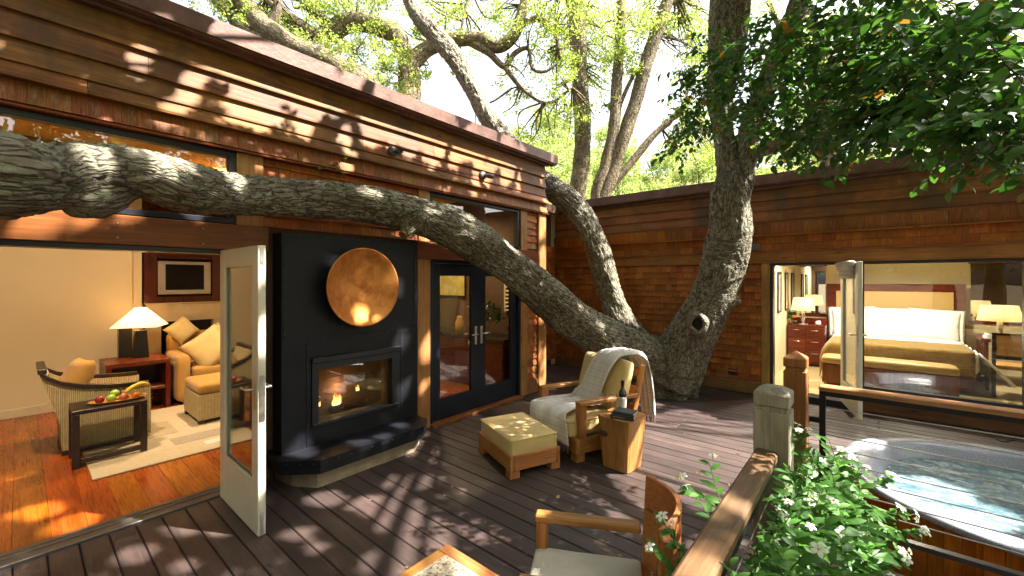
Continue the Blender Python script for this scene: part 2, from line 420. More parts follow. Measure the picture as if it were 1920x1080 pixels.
# hillside behind the houses
hv, hf = [], []
HN = 40
def hill_z(x, y):
    t = max(0.0, (y * .8 - x * .35 - 14) / 40.0)
    return -.8 + 20 * t ** 1.1 / (1 + .25 * t) + .6 * noise.noise(Vector((x * .08, y * .08, 0))) * min(1, t * 4) - .06
for i in range(HN + 1):
    for j in range(HN + 1):
        x = -90 + 160 * i / HN; y = 12 + 90 * j / HN
        hv.append((x, y, hill_z(x, y)))
for i in range(HN):
    for j in range(HN):
        a = i * (HN + 1) + j; hf.append((a, a + HN + 1, a + HN + 2, a + 1))
tag(MB().add(hv, hf, None, True).build('hillside', plain('hillside_grass', (.14, .13, .05), .9, 0, .1, 0, .6, .3), fix=False), kind='structure')

# deck: every board its own piece
deck = tag(MB().box(0.02, 3.70, -2.0, 3.98, -.16, -.045).box(0.02, 3.70, 3.985, 7.50, -.16, -.045).box(3.701, 8, 6.72, 7.50, -.16, -.045).box(-1.04, .019, 5.64, 7.50, -.16, -.045)
           .build('deck', plain('deck_joists', (.02, .014, .010), .8), fix=False), kind='structure')
TUB = (5.14, 5.40, 1.24)
pitch = .1455; bw = .139
deck_meshes = {}
def deck_board(x0, x1, yc, z=0.0, w=bw):
    if x1 - x0 < .05: return
    k = round(x1 - x0, 3)
    if (k, w) not in deck_meshes:
        deck_meshes[k, w] = MB().box(-(x1 - x0) / 2, (x1 - x0) / 2, -w / 2, w / 2, -.036, 0, .005).mesh('deck_board', MT['deck'], False)
    put('deck_board', deck_meshes[k, w], deck, ((x0 + x1) / 2, yc, z + random.uniform(-.0015, .0015)), (random.uniform(-.002, .002), 0, 0))
y = -1.70; row = 0
while y < 7.47:
    xa = 0.0 if y < 5.63 else -1.04
    cy = min(abs(y - bw / 2 - TUB[1]), abs(y + bw / 2 - TUB[1]))
    if y < 3.92: spans = [(xa, 3.72)]
    elif y < 5.0: spans = [(xa, 3.72)]
    elif cy < TUB[2] - .08:
        e = math.sqrt((TUB[2] - .08) ** 2 - cy ** 2); spans = [(xa, max(3.72, TUB[0] - e)), (TUB[0] + e, 8.0)]
    else: spans = [(xa, 8.0)]
    for a, b in spans:
        if b - a > 3.9:
            j = a + (b - a) * (.36 if row % 2 else .58)
            deck_board(a, j - .0015, y); deck_board(j + .0015, b, y)
        else: deck_board(a, b, y)
    y += pitch; row += 1
# the lower step in front of the tub
step = tag(MB().box(3.74, 7.0, 2.2, 3.90, -.30, -.215).build('lower_step', plain('step_joists', (.02, .014, .01), .8), fix=False), kind='structure')
for k in range(11):
    yy = 2.30 + k * pitch
    put('deck_board', MB().box(-1.62, 1.62, -bw / 2, bw / 2, -.036, 0, .005).mesh('deck_board', MT['deck'], False) if k == 0 else step.children[0].data, step, (5.37, yy, -.17))

# ================================================================== LEFT HOUSE (wall face at X = 0, facing +X)
house = thing('house_wing', 'cedar-clad house wing with open living room and black fireplace, left of the deck', 'house')
YN, YF = -3.0, 5.62          # near and far end of the wall
wc = MB()
T = -.16
for (y0, y1, z0, z1) in ((YN, YF, 2.885, 3.70), (YN, YF, 2.06, 2.27), (1.20, 3.24, 2.27, 2.885), (4.98, YF, 2.27, 2.885), (1.20, 3.24, -.1, 2.06), (4.98, YF, -.1, 2.06)):
    wc.box(T, 0, y0, y1, z0, z1)
wc.box(-5.0, T, YF - .16, YF, -.1, 3.7)             # end wall towards the recess
wc.build('wall', plain('wall_sheathing', (.10, .05, .025), .8), house, fix=False)
box('wall', MT['wall_in'], house, -5.0, -1.05, 7.35, 7.5, -.1, 3.3)

# clapboards, each a tapered plank
def clap(y0, y1, z0, z1, mat=MT['siding'], lip=.05):
    L = (y1 - y0) / 2; c = (y0 + y1) / 2
    prof = [(.004, z0), (lip, z0), (lip, z0 + .012), (.018, z1 + .012), (.004, z1 + .012)]
    MB().prism([(x, z - z0) for x, z in prof], -L, L, 'y').build('siding_board', mat, house, (random.uniform(0, .003), c, z0))
rows = [(3.485, 3.69), (3.315, 3.485), (3.165, 3.315)]
cuts = [[-.6, 2.9, 4.6], [.62, 3.3], [-1.1, 2.35, 5.0], [.3, 3.9]]
for (z0, z1), cu in zip(rows, cuts):
    e = [YN] + cu + [YF + .02]
    for a, b in zip(e, e[1:]): clap(a + .0015, b - .0015, z0, z1, lip=.052)
e = [YN, .3, 3.9, YF + .045]
for a, b in zip(e, e[1:]):
    MB().prism([(.004, 0), (.095, 0), (.098, .018), (.03, .115), (.004, .115)], -(b - a) / 2 + .0015, (b - a) / 2 - .0015, 'y').build('siding_board', MT['siding'], house, (0, (a + b) / 2, 3.055))
# flared course of narrow shingles below, with a drip ledge
SHM = {}
def shingle_mesh(w, h, t, mat, axis):
    k = (round(w, 3), round(h, 3), t, mat.name, axis)
    if k not in SHM:
        m = MB()
        if axis == 'x': m.prism([(0, 0), (t, 0), (t, .004), (.004, h), (0, h)], -w / 2, w / 2, 'y')
        else: m.prism([(0, 0), (-t, 0), (-t, .004), (-.004, h), (0, h)], -w / 2, w / 2, 'x')
        SHM[k] = m.mesh('shingle', mat)
    return SHM[k]
y = YN
while y < YF:
    w = random.choice((.085, .11, .135))
    w = min(w, YF + .03 - y)
    if w > .02: put('shingle', shingle_mesh(w - .002, .175, .012, MT['flare'], 'x'), house, (.062 + random.uniform(0, .003), y + w / 2, 2.905), (0, R(-14), 0))
    y += w
for a, b in ((YN, .9), (.9, 3.6), (3.6, YF + .05)):
    MB().prism([(0, 0), (.09, -.004), (.094, .010), (0, .03)], -(b - a) / 2, (b - a) / 2 - .002, 'y').build('drip_ledge', MT['header'], house, (.002, (a + b) / 2, 2.882))
# rusted steel fascia and roof
MB().box(.165, .185, YN, YF + .17, 3.715, 3.86, .004).build('fascia', MT['fascia'], house, fix=False)
MB().box(.05, .1645, YN, YF + .165, 3.70, 3.73).box(.052, .09, YN, YF + .04, 3.675, 3.699).build('soffit', MT['fascia'], house, fix=False)
MB().box(-5.1, .164, YN, YF + .168, 3.731, 3.85).box(-5.1, -.9, YF + .17, 7.5, 3.20, 3.36).build('roof', MT['fascia'], house, fix=False)
# shingle courses of the wall panels
def shingles_x(y0, y1, z0, z1, rowh=.108, x=.0, parent=house):
    z = z0; r = 0
    while z < z1 - .02:
        h = min(rowh, z1 - z); y = y0
        while y < y1 - .001:
            w = random.choice((.10, .13, .16, .19))
            if y1 - (y + w) < .05: w = y1 - y
            put('shingle', shingle_mesh(round(w, 2) - .003, round(h + .02, 3) if z + h < z1 - .01 else round(h, 3), .028, MT['shingle'], 'x'), parent, (x + .002, y + w / 2, z + random.uniform(0, .004)))
            y += w
        z += rowh; r += 1
shingles_x(1.40, 3.06, 2.27, 2.875)
shingles_x(5.15, 5.42, 2.29, 2.875)
shingles_x(5.15, 5.42, .22, 2.05)
# recessed wall beyond the corner
MB().box(-1.20, -1.052, YF, 7.53, -.1, 3.2).build('wall', plain('wall_sheathing_recess', (.10, .05, .025), .8), house, fix=False)
for r_ in range(22):
    yy = 6.3
    while yy < 7.52:
        w = min(random.choice((.12, .16, .2)), 7.52 - yy)
        if w > .02: put('shingle', shingle_mesh(round(w, 2) - .003, .125, .028, MT['shingle'], 'x'), house, (-1.05, yy + w / 2, .12 + r_ * .108))
        yy += w
# posts and headers
box('post', MT['post'], house, .001, .040, 1.19, 1.395, 2.265, 2.88, .004)
box('post', MT['post'], house, .001, .045, 3.05, 3.24, .005, 2.05, .004)
box('post', MT['post'], house, .001, .040, 3.07, 3.235, 2.265, 2.88, .004)
box('post', MT['post'], house, .001, .045, 4.985, 5.15, .005, 2.05, .004)
box('post', MT['post'], house, .001, .045, 4.985, 5.15, 2.265, 2.88, .004)
box('post', MT['post'], house, -.16, .055, 5.425, 5.635, .005, 2.88, .006)
box('post', MT['post'], house, .001, .045, 1.255, 1.38, .005, 2.05, .004)
box('header', MT['header'], house, .001, .062, YN, 1.43, 2.052, 2.262, .004)
box('header', MT['header'], house, .001, .062, 3.04, 5.424, 2.052, 2.262, .004)
box('baseboard', MT['base_x'], house, .001, .040, 5.151, 5.424, .005, .21, .004)
box('threshold', MT['header'], house, -.14, .10, 3.24, 4.98, -.003, .035, .004)
bolts = MB()
for yy, zz in ((.45, 2.20), (.45, 2.10), (.95, 2.21), (1.25, 2.21), (.95, 2.09)): bolts.lathe([(.006, 0), (.005, .004), (1e-5, .005)], 8, (0, 0, 0), Matrix.Translation((.062, yy, zz)) @ Matrix.Rotation(R(90), 4, 'Y'))
bolts.build('bolt', MT['steel'], house)
# transom windows
def frame_x(y0, y1, z0, z1, w, x0, x1, mat, name='window', parent=house, pane=MT['glass_warm'], b=.004):
    m = MB(); m.box(x0, x1, y0, y1, z0, z0 + w, b).box(x0, x1, y0, y1, z1 - w, z1, b).box(x0 + .001, x1 - .001, y0, y0 + w, z0 + w, z1 - w).box(x0 + .001, x1 - .001, y1 - w, y1, z0 + w, z1 - w)
    f = m.build(name, mat, parent, fix=False)
    xc = (x0 + x1) / 2
    MB().box(xc - .004, xc + .004, y0 + w - .005, y1 - w + .005, z0 + w - .005, z1 - w + .005).build('pane', pane, f, fix=False)
    return f
frame_x(-2.2, 1.185, 2.272, 2.878, .045, -.06, .025, MT['black'])
frame_x(3.245, 4.978, 2.272, 2.878, .045, -.06, .025, MT['black'])
# opening of the living room: black lined head, jamb, steel track
box('door_track', MT['black'], house, -.16, .03, YN, 1.20, 2.015, 2.051, .003)
box('door_track', MT['black'], house, -.16, .02, 1.201, 1.25, .0, 2.051, .003)
MB().box(-.20, .0, YN, 1.2, -.02, .018, .003).box(-.10, -.08, YN, 1.2, .0185, .026).box(-.15, -.14, YN, 1.2, .0185, .024).build('threshold', plain('bronze_threshold', (.20, .18, .17), .32, .8), house, fix=False)
# the open cream leaf, swung square to the wall
def leaf_door(name, W, H, mat, pane, parent, loc, rz, stile=.115, bot=.24, top=.12, t=.045, swing=1, hand=True):
    m = MB(); m.box(0, stile, -t / 2, t / 2, 0, H, .003).box(W - stile, W, -t / 2, t / 2, 0, H, .003).box(stile, W - stile, -t / 2 + .001, t / 2 - .001, 0, bot).box(stile, W - stile, -t / 2 + .001, t / 2 - .001, H - top, H)
    for s_ in (-1, 1):   # glazing bead
        for a in ((stile, stile + .014, bot, H - top), (W - stile - .014, W - stile, bot, H - top)): m.box(a[0], a[1], s_ * .012, s_ * .020, a[2], a[3])
        for a in ((bot, bot + .014), (H - top - .014, H - top)): m.box(stile + .014, W - stile - .014, s_ * .012, s_ * .020, a[0], a[1])
    d = m.build(name, mat, parent, loc, (0, 0, rz), fix=False)
    MB().box(stile, W - stile, -.004, .004, bot, H - top).build('pane', pane, d, fix=False)
    if hand:
        hm = MB(); zc = 1.0
        for s_ in (-1, 1):
            hm.box(W - .075, W - .035, s_ * t / 2, s_ * (t / 2 + .006), zc - .12, zc + .12, .002)
            hm.tube([Vector((W - .055, s_ * t / 2, zc + .02)), Vector((W - .055, s_ * (t / 2 + .05), zc + .02))], .009, 8)
            hm.tube([Vector((W - .05, s_ * (t / 2 + .05), zc + .02)), Vector((W - .17, s_ * (t / 2 + .052), zc + .02))], .009, 8)
        hm.build('handle', MT['steel'], d)
    return d
ld = leaf_door('door', .85, 2.03, MT['cream_paint'], MT['glass_warm'], house, (.02, 1.10, .012), 0, stile=.12, bot=.36, top=.13, t=.05)
ld['label'] = 'cream glazed door leaf swung open'
for _a in ((.8505, .856, -.018, .018, .80, 1.12), (.8505, .854, -.012, .012, 1.90, 2.02), (.8505, .854, -.012, .012, .01, .16)): box('lock_plate', MT['steel'], ld, *_a)
box('black_backing', MT['black'], ld, .02, .83, .0262, .031, .01, 2.02)  # thin black sheet over the whole back of the leaf
# navy french doors
box('door_frame', MT['navy'], house, -.10, .032, 3.242, 3.285, .036, 2.05, .003)
box('door_frame', MT['navy'], house, -.10, .032, 4.935, 4.979, .036, 2.05, .003)
box('door_frame', MT['navy'], house, -.10, .032, 3.2855, 4.9345, 2.01, 2.05, .003)
d1 = leaf_door('door', .822, 1.968, MT['navy'], MT['glass_warm'], house, (-.02, 3.288, .039), R(90), stile=.125, bot=.25, top=.14)
d2 = leaf_door('door', .822, 1.968, MT['navy'], MT['glass_warm'], house, (-.02, 4.932, .039), R(-90), stile=.125, bot=.25, top=.14)
for d_ in (d1, d2): d_['label'] = 'navy glazed french door leaf'

# living room shell
box('wall', MT['wall_in'], house, -4.47, -4.32, YN, 1.10, -.1, 3.4)
box('wall', MT['wall_in'], house, -4.75, -4.60, 1.10, 3.0, -.1, 3.4)
box('wall', MT['wall_in'], house, -4.7, -.161, YN, YN + .1, -.1, 3.4)
box('wall', MT['wall_in'], house, -4.6, -.9, 2.98, 3.10, -.1, 3.4)
box('wall', MT['wall_in'], house, -.8995, -.161, 2.98, 3.10, -.1, 3.4)
box('ceiling', MT['ceil'], house, -4.75, -.161, YN, YF - .161, 3.30, 3.40)
box('ceiling_beam', wood('ceiling_beam_fir', (.42, .22, .07), (.60, .34, .12), 'y', 14, .5), house, -2.75, -2.55, YN + .1, 2.97, 3.02, 3.299, .004)
box('ceiling_beam', bpy.data.materials['ceiling_beam_fir'], house, -3.95, -3.75, YN + .1, 2.97, 3.02, 3.299, .004)
box('baseboard', plain('cream_baseboard', (.60, .50, .34), .5), house, -4.319, -4.30, YN + .1, .98, .016, .13, .003)
sub = box('floor', plain('subfloor', (.05, .02, .01), .8), house, -4.7, -.205, YN, 2.98, -.1, -.005)
yy = YN + .1; fm = None
while yy < 2.97:
    w = .178
    if fm is None: fm = MB().box(-2.05, 2.05, -w / 2, w / 2, -.02, 0, .0015).mesh('floor_board', MT['floor_in'], False)
    put('floor_board', fm, sub, (.2, yy + w / 2 - (YN + 2.98) / 2, .0525 + .016)); yy += w + .0012
# back room behind the french doors
box('wall', MT['wall_in'], house, -3.3, -3.15, 3.10, YF - .161, -.1, 3.3)
sub2 = box('floor', bpy.data.materials['subfloor'], house, -3.15, -.16, 3.101, YF - .161, -.1, -.005)
yy = 3.11; fm2 = MB().box(-1.49, 1.49, -.089, .089, -.02, 0, .0015).mesh('floor_board', MT['floor_in'], False)
while yy < YF - .3:
    put('floor_board', fm2, sub2, (0, yy + .089 - (3.101 + YF - .161) / 2, .0525 + .016)); yy += .1792

# ================================================================== RIGHT WING (wall face at Y = 7.53, facing -Y)
WY = 7.53
wing = thing('house_wing', 'dark shingled house wing with bedroom window, behind the oak and hot tub', 'house')
XL, XR = -1.05, 8.0
wc = MB()
for (x0, x1, z0, z1) in ((XL, XR, 2.06, 3.24), (XL, 2.93, -.1, 2.06), (4.02, XR, -.1, .30), (5.52, XR, .30, 2.06)):
    wc.box(x0, x1, WY, WY + .16, z0, z1)
wc.build('wall', plain('wing_sheathing', (.08, .04, .02), .8), wing, fix=False)
def clap_x(x0, x1, z0, z1, lip=.046):
    prof = [(-.004, 0), (-lip, 0), (-lip, .010), (-.014, z1 - z0 + .01), (-.004, z1 - z0 + .01)]
    MB().prism(prof, -(x1 - x0) / 2, (x1 - x0) / 2, 'x').build('siding_board', MT['siding_x'], wing, ((x0 + x1) / 2, WY - random.uniform(0, .002), z0))
for (z0, z1), cu in zip(((3.03, 3.19), (2.875, 3.03), (2.71, 2.875)), ([1.3, 4.4], [2.2, 4.05, 6.5], [.9, 3.12])):
    e = [XL + .01] + cu + [XR]
    for a, b in zip(e, e[1:]): clap_x(a + .001, b - .001, z0, z1)
for a, b in ((XL + .01, 2.1), (2.1, 5.0), (5.0, XR)):
    MB().prism([(0, 0), (-.085, -.002), (-.088, .012), (0, .028)], -(b - a) / 2, (b - a) / 2 - .002, 'x').build('drip_ledge', MT['header_x'], wing, ((a + b) / 2, WY - .002, 2.683))
    MB().prism([(0, 0), (-.105, -.002), (-.108, .012), (0, .028)], -(b - a) / 2, (b - a) / 2 - .002, 'x').build('drip_ledge', MT['header_x'], wing, ((a + b) / 2, WY - .002, 2.478))
    MB().prism([(0, 0), (-.085, -.002), (-.088, .012), (0, .028)], -(b - a) / 2, (b - a) / 2 - .002, 'x').build('drip_ledge', MT['header_x'], wing, ((a + b) / 2, WY - .002, 2.232))
sh = []   # (x, z, w, h, flare)
x = XL
while x < 6.6:
    w = random.choice((.085, .11, .135)); sh.append((x + w / 2, 2.50, w, .18, 1)); x += w
for z in (2.255, 2.363):
    x = XL
    while x < 6.6:
        w = random.choice((.12, .15, .18, .21)); sh.append((x + w / 2, z, w, .112, 0)); x += w
for r_ in range(17):
    z = .205 + r_ * .108; x = XL + random.uniform(0, .05)
    while x < 2.83:
        w = random.choice((.10, .13, .16, .19))
        if 2.84 - (x + w) < .05: w = 2.84 - x
        sh.append((x + w / 2, z, w, .125 if r_ < 16 else .115, 0)); x += w
def show_key(t):    # the largest in view: near, and not hidden behind the oak
    u = (t[0] - CAMX) * _c + WY * _s; d = -(t[0] - CAMX) * _s + WY * _c
    return d - (0.6 if t[0] > 2.2 else 0) + (3 if t[0] < .2 else 0)
sh.sort(key=show_key)
restm = MB()
for i, (x, z, w, h, fl) in enumerate(sh):
    mt = MT['flare'] if fl else MT['shingle']
    t = .014 if fl else .030; rot = (R(14), 0, 0) if fl else (0, 0, 0)
    loc = (x, WY - .002 - (.036 if fl else 0) - random.uniform(0, .002), z + random.uniform(0, .004))
    if i < 296: put('shingle', shingle_mesh(round(w, 3) - .003, h, t, mt, 'y'), wing, loc, rot)
    else: restm.prism([(0, 0), (-t, 0), (-t, .004), (-.004, h), (0, h)], -w / 2 + .0015, w / 2 - .0015, 'x', Matrix.Translation(loc) @ Matrix.Rotation(rot[0], 4, 'X'))
# the others, joined; each still a separate wedge, coloured piece by piece
msh = wood('shingle_cedar_joined', (.30, .112, .034), (.52, .225, .072), 'z', 34, .62, .35, .0, stain=(.12, .055, .024), stain_lo=.55, stain_hi=.75)
_nt = msh.node_tree; _b = _nt.nodes['Principled BSDF']; _src = _b.inputs['Base Color'].links[0].from_socket
_g = nd(_nt, 'ShaderNodeNewGeometry')
_nt.links.new(nd(_nt, 'ShaderNodeHueSaturation', {'Color': _src, 'Value': math_(_nt, 'MULTIPLY_ADD', _g.outputs['Random Per Island'], .54, .73)}).outputs[0], _b.inputs['Base Color'])
tag(restm.build('shingle_courses', msh, wing), kind='stuff')
box('header', MT['header_x'], wing, XL + .01, 3.28, WY - .045, WY - .001, 2.058, 2.230, .004)
box('header', MT['header_x'], wing, 3.283, XR, WY - .048, WY - .001, 2.058, 2.230, .004)
box('baseboard', MT['base_x'], wing, XL + .01, 2.835, WY - .045, WY - .001, .005, .20, .006)
box('post', MT['post'], wing, 2.84, 2.955, WY - .043, WY - .001, .005, 2.056, .004)
box('fascia', MT['fascia'], wing, XL - .1, XR, WY - .19, WY - .17, 3.255, 3.41, .004)
MB().box(XL - .1, XR, WY - .1695, WY - .01, 3.243, 3.27).box(XL, XR, WY - .07, WY - .012, 3.20, 3.242).build('soffit', MT['fascia'], wing, fix=False)
MB().box(XL - .1, XR, WY - .1692, 11.6, 3.2715, 3.40).build('roof', MT['fascia'], wing, fix=False)
# wood apron under the picture window
box('apron', wood('apron_board', (.11, .05, .022), (.22, .11, .05), 'x', 16, .55, .3, .1, knots=.8), wing, 4.03, XR, WY - .05, WY - .001, .006, .305, .004)
# bedroom opening: jambs, leaf, picture window
box('door_frame', MT['black'], wing, 2.956, 2.995, WY - .05, WY + .12, .10, 2.055, .003)
box('door_frame', MT['black'], wing, 2.9955, 3.859, WY - .048, WY + .12, 2.018, 2.056, .003)
box('door_frame', MT['header_x'], wing, 3.86, 4.02, WY - .040, WY + .12, .10, 2.056, .003)
box('threshold', MT['black'], wing, 2.95, 4.02, WY - .06, WY + .15, .0, .095, .004)
bd = leaf_door('door', .90, 1.92, MT['cream_paint'], MT['glass'], wing, (3.83, WY - .05, .105), R(-77), stile=.12, bot=.30, top=.12)
bd['label'] = 'cream glazed bedroom door leaf swung open over the deck'
wf = MB(); y0_, y1_ = WY - .045, WY + .06
wf.box(4.022, XR - 2.45, y0_, y1_, .305, .345, .004).box(4.022, XR - 2.45, y0_, y1_, 2.016, 2.056, .004).box(4.022, 4.065, y0_ + .001, y1_ - .001, .345, 2.016).box(5.475, 5.52, y0_ + .001, y1_ - .001, .345, 2.016)
wfo = wf.build('window', MT['black'], wing, fix=False)
MB().box(4.06, 5.48, WY + .006, WY + .014, .34, 2.02).build('pane', MT['glass_warm'], wfo, fix=False)
# bedroom shell
box('wall', MT['wall_bed'], wing, 2.70, 2.84, WY + .161, 11.4, -.1, 3.2)
box('wall', MT['wall_bed'], wing, 2.70, 8.0, 11.4, 11.5, -.1, 3.2)
box('wall', MT['wall_bed'], wing, 7.4, 7.5, WY + .161, 11.4, -.1, 3.2)
box('ceiling', MT['wall_bed'], wing, 2.70, 7.5, WY + .161, 11.5, 2.60, 2.70)
box('floor', plain('wheat_carpet', (.52, .40, .20), .95, 0, .1, 0, 40, .12, .4, 260), wing, 2.84, 7.4, WY + .161, 11.4, -.1, .10)
rs = MB()
for k in range(4): rs.rbox((.45 - .02 * k, -.065 + .008 * k, 1.90 - .05 * k), (.74 - .05 * k, .085 - .012 * k, .075), .03, M=Matrix.Translation((3.83, WY - .05, .105)) @ Matrix.Rotation(R(-77), 4, 'Z'))
rs.build('roman_shade', plain('linen_shade', (.55, .50, .42), .9), wing)
# outlet plates on the wing wall
box('outlet_plate', MT['black'], wing, 2.36, 2.50, WY - .028, WY - .018, .26, .36, .004)
box('junction_box', plain('grey_junction_box', (.16, .15, .13), .5), wing, 2.62, 2.82, WY - .06, WY - .02, 2.262, 2.37, .006)

# ================================================================== TREES
BARK = barkmat('oak_bark', (.024, .019, .014), (.33, .285, .22), lichen=(.40, .42, .28), la=.85, fu=34, fs=7.5, bump=1.0)
BARK2 = barkmat('oak_bark_mossy', (.03, .023, .016), (.17, .135, .09), lichen=(.30, .27, .10), la=.6, fu=12, fs=4)
LEAF_N = leafmat('oak_leaf_near', (.026, .088, .020), (.095, .205, .046), .34, .36, False, .45)
LEAF_NJ = leafmat('oak_leaf_spray', (.026, .088, .020), (.095, .205, .046), .34, .36, True, .45, yellow=(.30, .14, .03))
LEAF_C = leafmat('oak_leaf_crown', (.045, .085, .025), (.09, .14, .045), .22, .4, True, .4)
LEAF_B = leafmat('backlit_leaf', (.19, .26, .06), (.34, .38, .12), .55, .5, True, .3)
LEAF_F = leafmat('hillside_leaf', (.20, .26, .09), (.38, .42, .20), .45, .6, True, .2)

def leaf_cloud(cs, L, W, jit=.25, up=None):
    """(N,3) centres -> diamond leaves, two triangles each"""
    n = len(cs)
    a = RNG.normal(size=(n, 3)); a /= np.linalg.norm(a, axis=1)[:, None]
    b = RNG.normal(size=(n, 3))
    if up: b[:, 2] *= up
    b -= a * (a * b).sum(1)[:, None]; b /= np.linalg.norm(b, axis=1)[:, None]
    nn = np.cross(a, b)
    s = (1 + jit * RNG.normal(size=n)).clip(.5, 1.6)[:, None]
    v = np.stack([cs - a * L * .5 * s, cs + b * W * .5 * s + nn * W * .12, cs + a * L * .5 * s, cs - b * W * .5 * s + nn * W * .12], 1).reshape(-1, 3)
    return v
def leaf_mesh(name, v, mat):
    n = len(v) // 4
    me = bpy.data.meshes.new(name)
    me.vertices.add(len(v)); me.vertices.foreach_set('co', v.astype(np.float32).ravel())
    idx = np.arange(n)[:, None] * 4
    tri = np.concatenate([idx + np.array([[0, 1, 2]]), idx + np.array([[0, 2, 3]])], 1).astype(np.int32).ravel()
    me.loops.add(len(tri)); me.loops.foreach_set('vertex_index', tri)
    me.polygons.add(2 * n); me.polygons.foreach_set('loop_start', np.arange(0, 6 * n, 3, dtype=np.int32)); me.polygons.foreach_set('loop_total', np.full(2 * n, 3, np.int32))
    me.update(calc_edges=True); me.validate(); me.materials.append(mat)
    return me
def clump(c, r, n, squash=.7):
    """leaves gathered into tufts inside a ball"""
    k = max(3, n // 40); t = RNG.normal(size=(k, 3)); t /= np.linalg.norm(t, axis=1)[:, None]
    t = t * (RNG.random(k) ** .45)[:, None] * r
    p = t[RNG.integers(0, k, n)] + RNG.normal(size=(n, 3)) * r * .17
    p[:, 2] *= squash
    return p + np.array(c)

def bark_union(name, paths, voxel, parent, mat, disp=.03, extra=None):
    mb = MB(); samples = []
    for pi, ctrl in enumerate(paths):
        pts, rad = crom(ctrl, 8)
        mb.tube(pts, rad, 20, True, True, wob=.22, seed=pi * 3.7)
        t0 = (pts[1] - pts[0]).normalized(); e1 = t0.orthogonal().normalized(); L = pi * 7.0
        for i, p in enumerate(pts):
            t = (pts[min(i + 1, len(pts) - 1)] - pts[max(i - 1, 0)]).normalized()
            e1 = (e1 - t * e1.dot(t)).normalized(); e2 = t.cross(e1)
            if i: L += (p - pts[i - 1]).length
            samples.append((p.copy(), e1.copy(), e2.copy(), t.copy(), L, rad[i]))
    tmp = put('tmp', mb.mesh('tmp'))
    md = tmp.modifiers.new('r', 'REMESH'); md.mode = 'VOXEL'; md.voxel_size = voxel
    sm = tmp.modifiers.new('s', 'SMOOTH'); sm.factor = .5; sm.iterations = 6
    me = bpy.data.meshes.new_from_object(tmp.evaluated_get(bpy.context.evaluated_depsgraph_get())); me.name = name
    bpy.data.objects.remove(tmp)
    kd = kdtree.KDTree(len(samples))
    for i, s_ in enumerate(samples): kd.insert(s_[0], i)
    kd.balance()
    nv = len(me.vertices); q = np.zeros((nv, 3), np.float32); co = np.zeros((nv, 3), np.float32)
    nrm = [v.normal.copy() for v in me.vertices]
    for i, v in enumerate(me.vertices):
        p = v.co; _, k, _ = kd.find(p); s_ = samples[k]
        d = p - s_[0]; s_l = s_[4] + d.dot(s_[3])
        qq = Vector((d.dot(s_[1]), d.dot(s_[2]), s_l))
        q[i] = qq
        a = Vector((qq.x * 23, qq.y * 23, qq.z * 4.5))
        h = 1 - 2.2 * abs(noise.noise(a + .6 * noise.noise_vector(qq * 5))) + .5 * noise.noise(a * 2.7)
        big = noise.noise(Vector((qq.x * 2.5, qq.y * 2.5, qq.z * 1.6)))
        co[i] = p + nrm[i] * (disp * (h - .55) * min(1, s_[5] / .2) + .03 * big * min(1, s_[5] / .25))
    me.vertices.foreach_set('co', co.ravel())
    at = me.attributes.new('bq', 'FLOAT_VECTOR', 'POINT'); at.data.foreach_set('vector', q.ravel())
    me.polygons.foreach_set('use_smooth', [True] * len(me.polygons)); me.update()
    me.materials.clear(); me.materials.append(mat)
    return put(name, me, parent)

# ---------------- the big oak growing through the deck
oak = thing('oak_tree', 'large three-limbed oak growing up through the deck beside the lounge chair', 'tree')
base = Vector((1.62, 6.80, 0))
L1 = [(P(1245, 690, 6.75), .42), (P(1165, 652, 6.5), .33), (P(1100, 615, 6.3), .29), (P(1040, 572, 6.0), .275), (P(960, 500, 5.55), .262), (P(880, 445, 5.05), .25), (P(780, 405, 4.52), .212), (P(680, 381, 4.1), .188),
      (P(560, 373, 3.65), .172), (P(450, 367, 3.25), .174), (P(360, 354, 2.92), .19), (P(255, 325, 2.6), .166), (P(160, 322, 2.38), .176), (P(85, 333, 2.2), .186), (P(5, 330, 2.04), .232), (P(-80, 318, 1.94), .225), (P(-260, 290, 1.8), .16), (P(-520, 200, 1.75), .13)]
L2 = [(P(1215, 705, 6.8), .40), (P(1183, 640, 6.85), .29), (P(1158, 590, 6.95), .225), (P(1137, 530, 7.05), .20), (P(1120, 470, 7.15), .20), (P(1095, 412, 7.35), .215), (P(1062, 375, 7.5), .215), (P(1020, 345, 7.8), .21), (P(985, 312, 8.1), .20),
      (P(940, 255, 8.4), .19), (P(905, 205, 8.6), .18), (P(868, 132, 8.8), .19), (P(835, 88, 9.0), .19), (P(792, 40, 9.2), .19), (P(765, -12, 9.4), .18), (P(735, -110, 9.7), .15), (P(700, -260, 10.2), .09)]
L3 = [(P(1255, 712, 6.65), .46), (P(1285, 650, 6.5), .38), (P(1310, 600, 6.35), .335), (P(1337, 545, 6.25), .315), (P(1357, 490, 6.2), .31), (P(1367, 430, 6.15), .285), (P(1368, 380, 6.1), .265), (P(1378, 335, 6.05), .245), (P(1388, 295, 6.0), .19)]
FA = [(P(1375, 345, 6.05), .19), (P(1361, 290, 6.0), .15), (P(1354, 230, 6.0), .15), (P(1352, 170, 6.0), .19), (P(1362, 100, 6.0), .245), (P(1368, 20, 6.0), .25), (P(1372, -70, 6.0), .24), (P(1370, -250, 6.1), .2), (P(1400, -450, 6.2), .15)]
FB = [(P(1388, 320, 6.0), .19), (P(1402, 265, 5.9), .165), (P(1418, 205, 5.75), .15), (P(1450, 120, 5.6), .14), (P(1490, 30, 5.4), .13), (P(1530, -80, 5.2), .12), (P(1640, -250, 5.0), .1)]
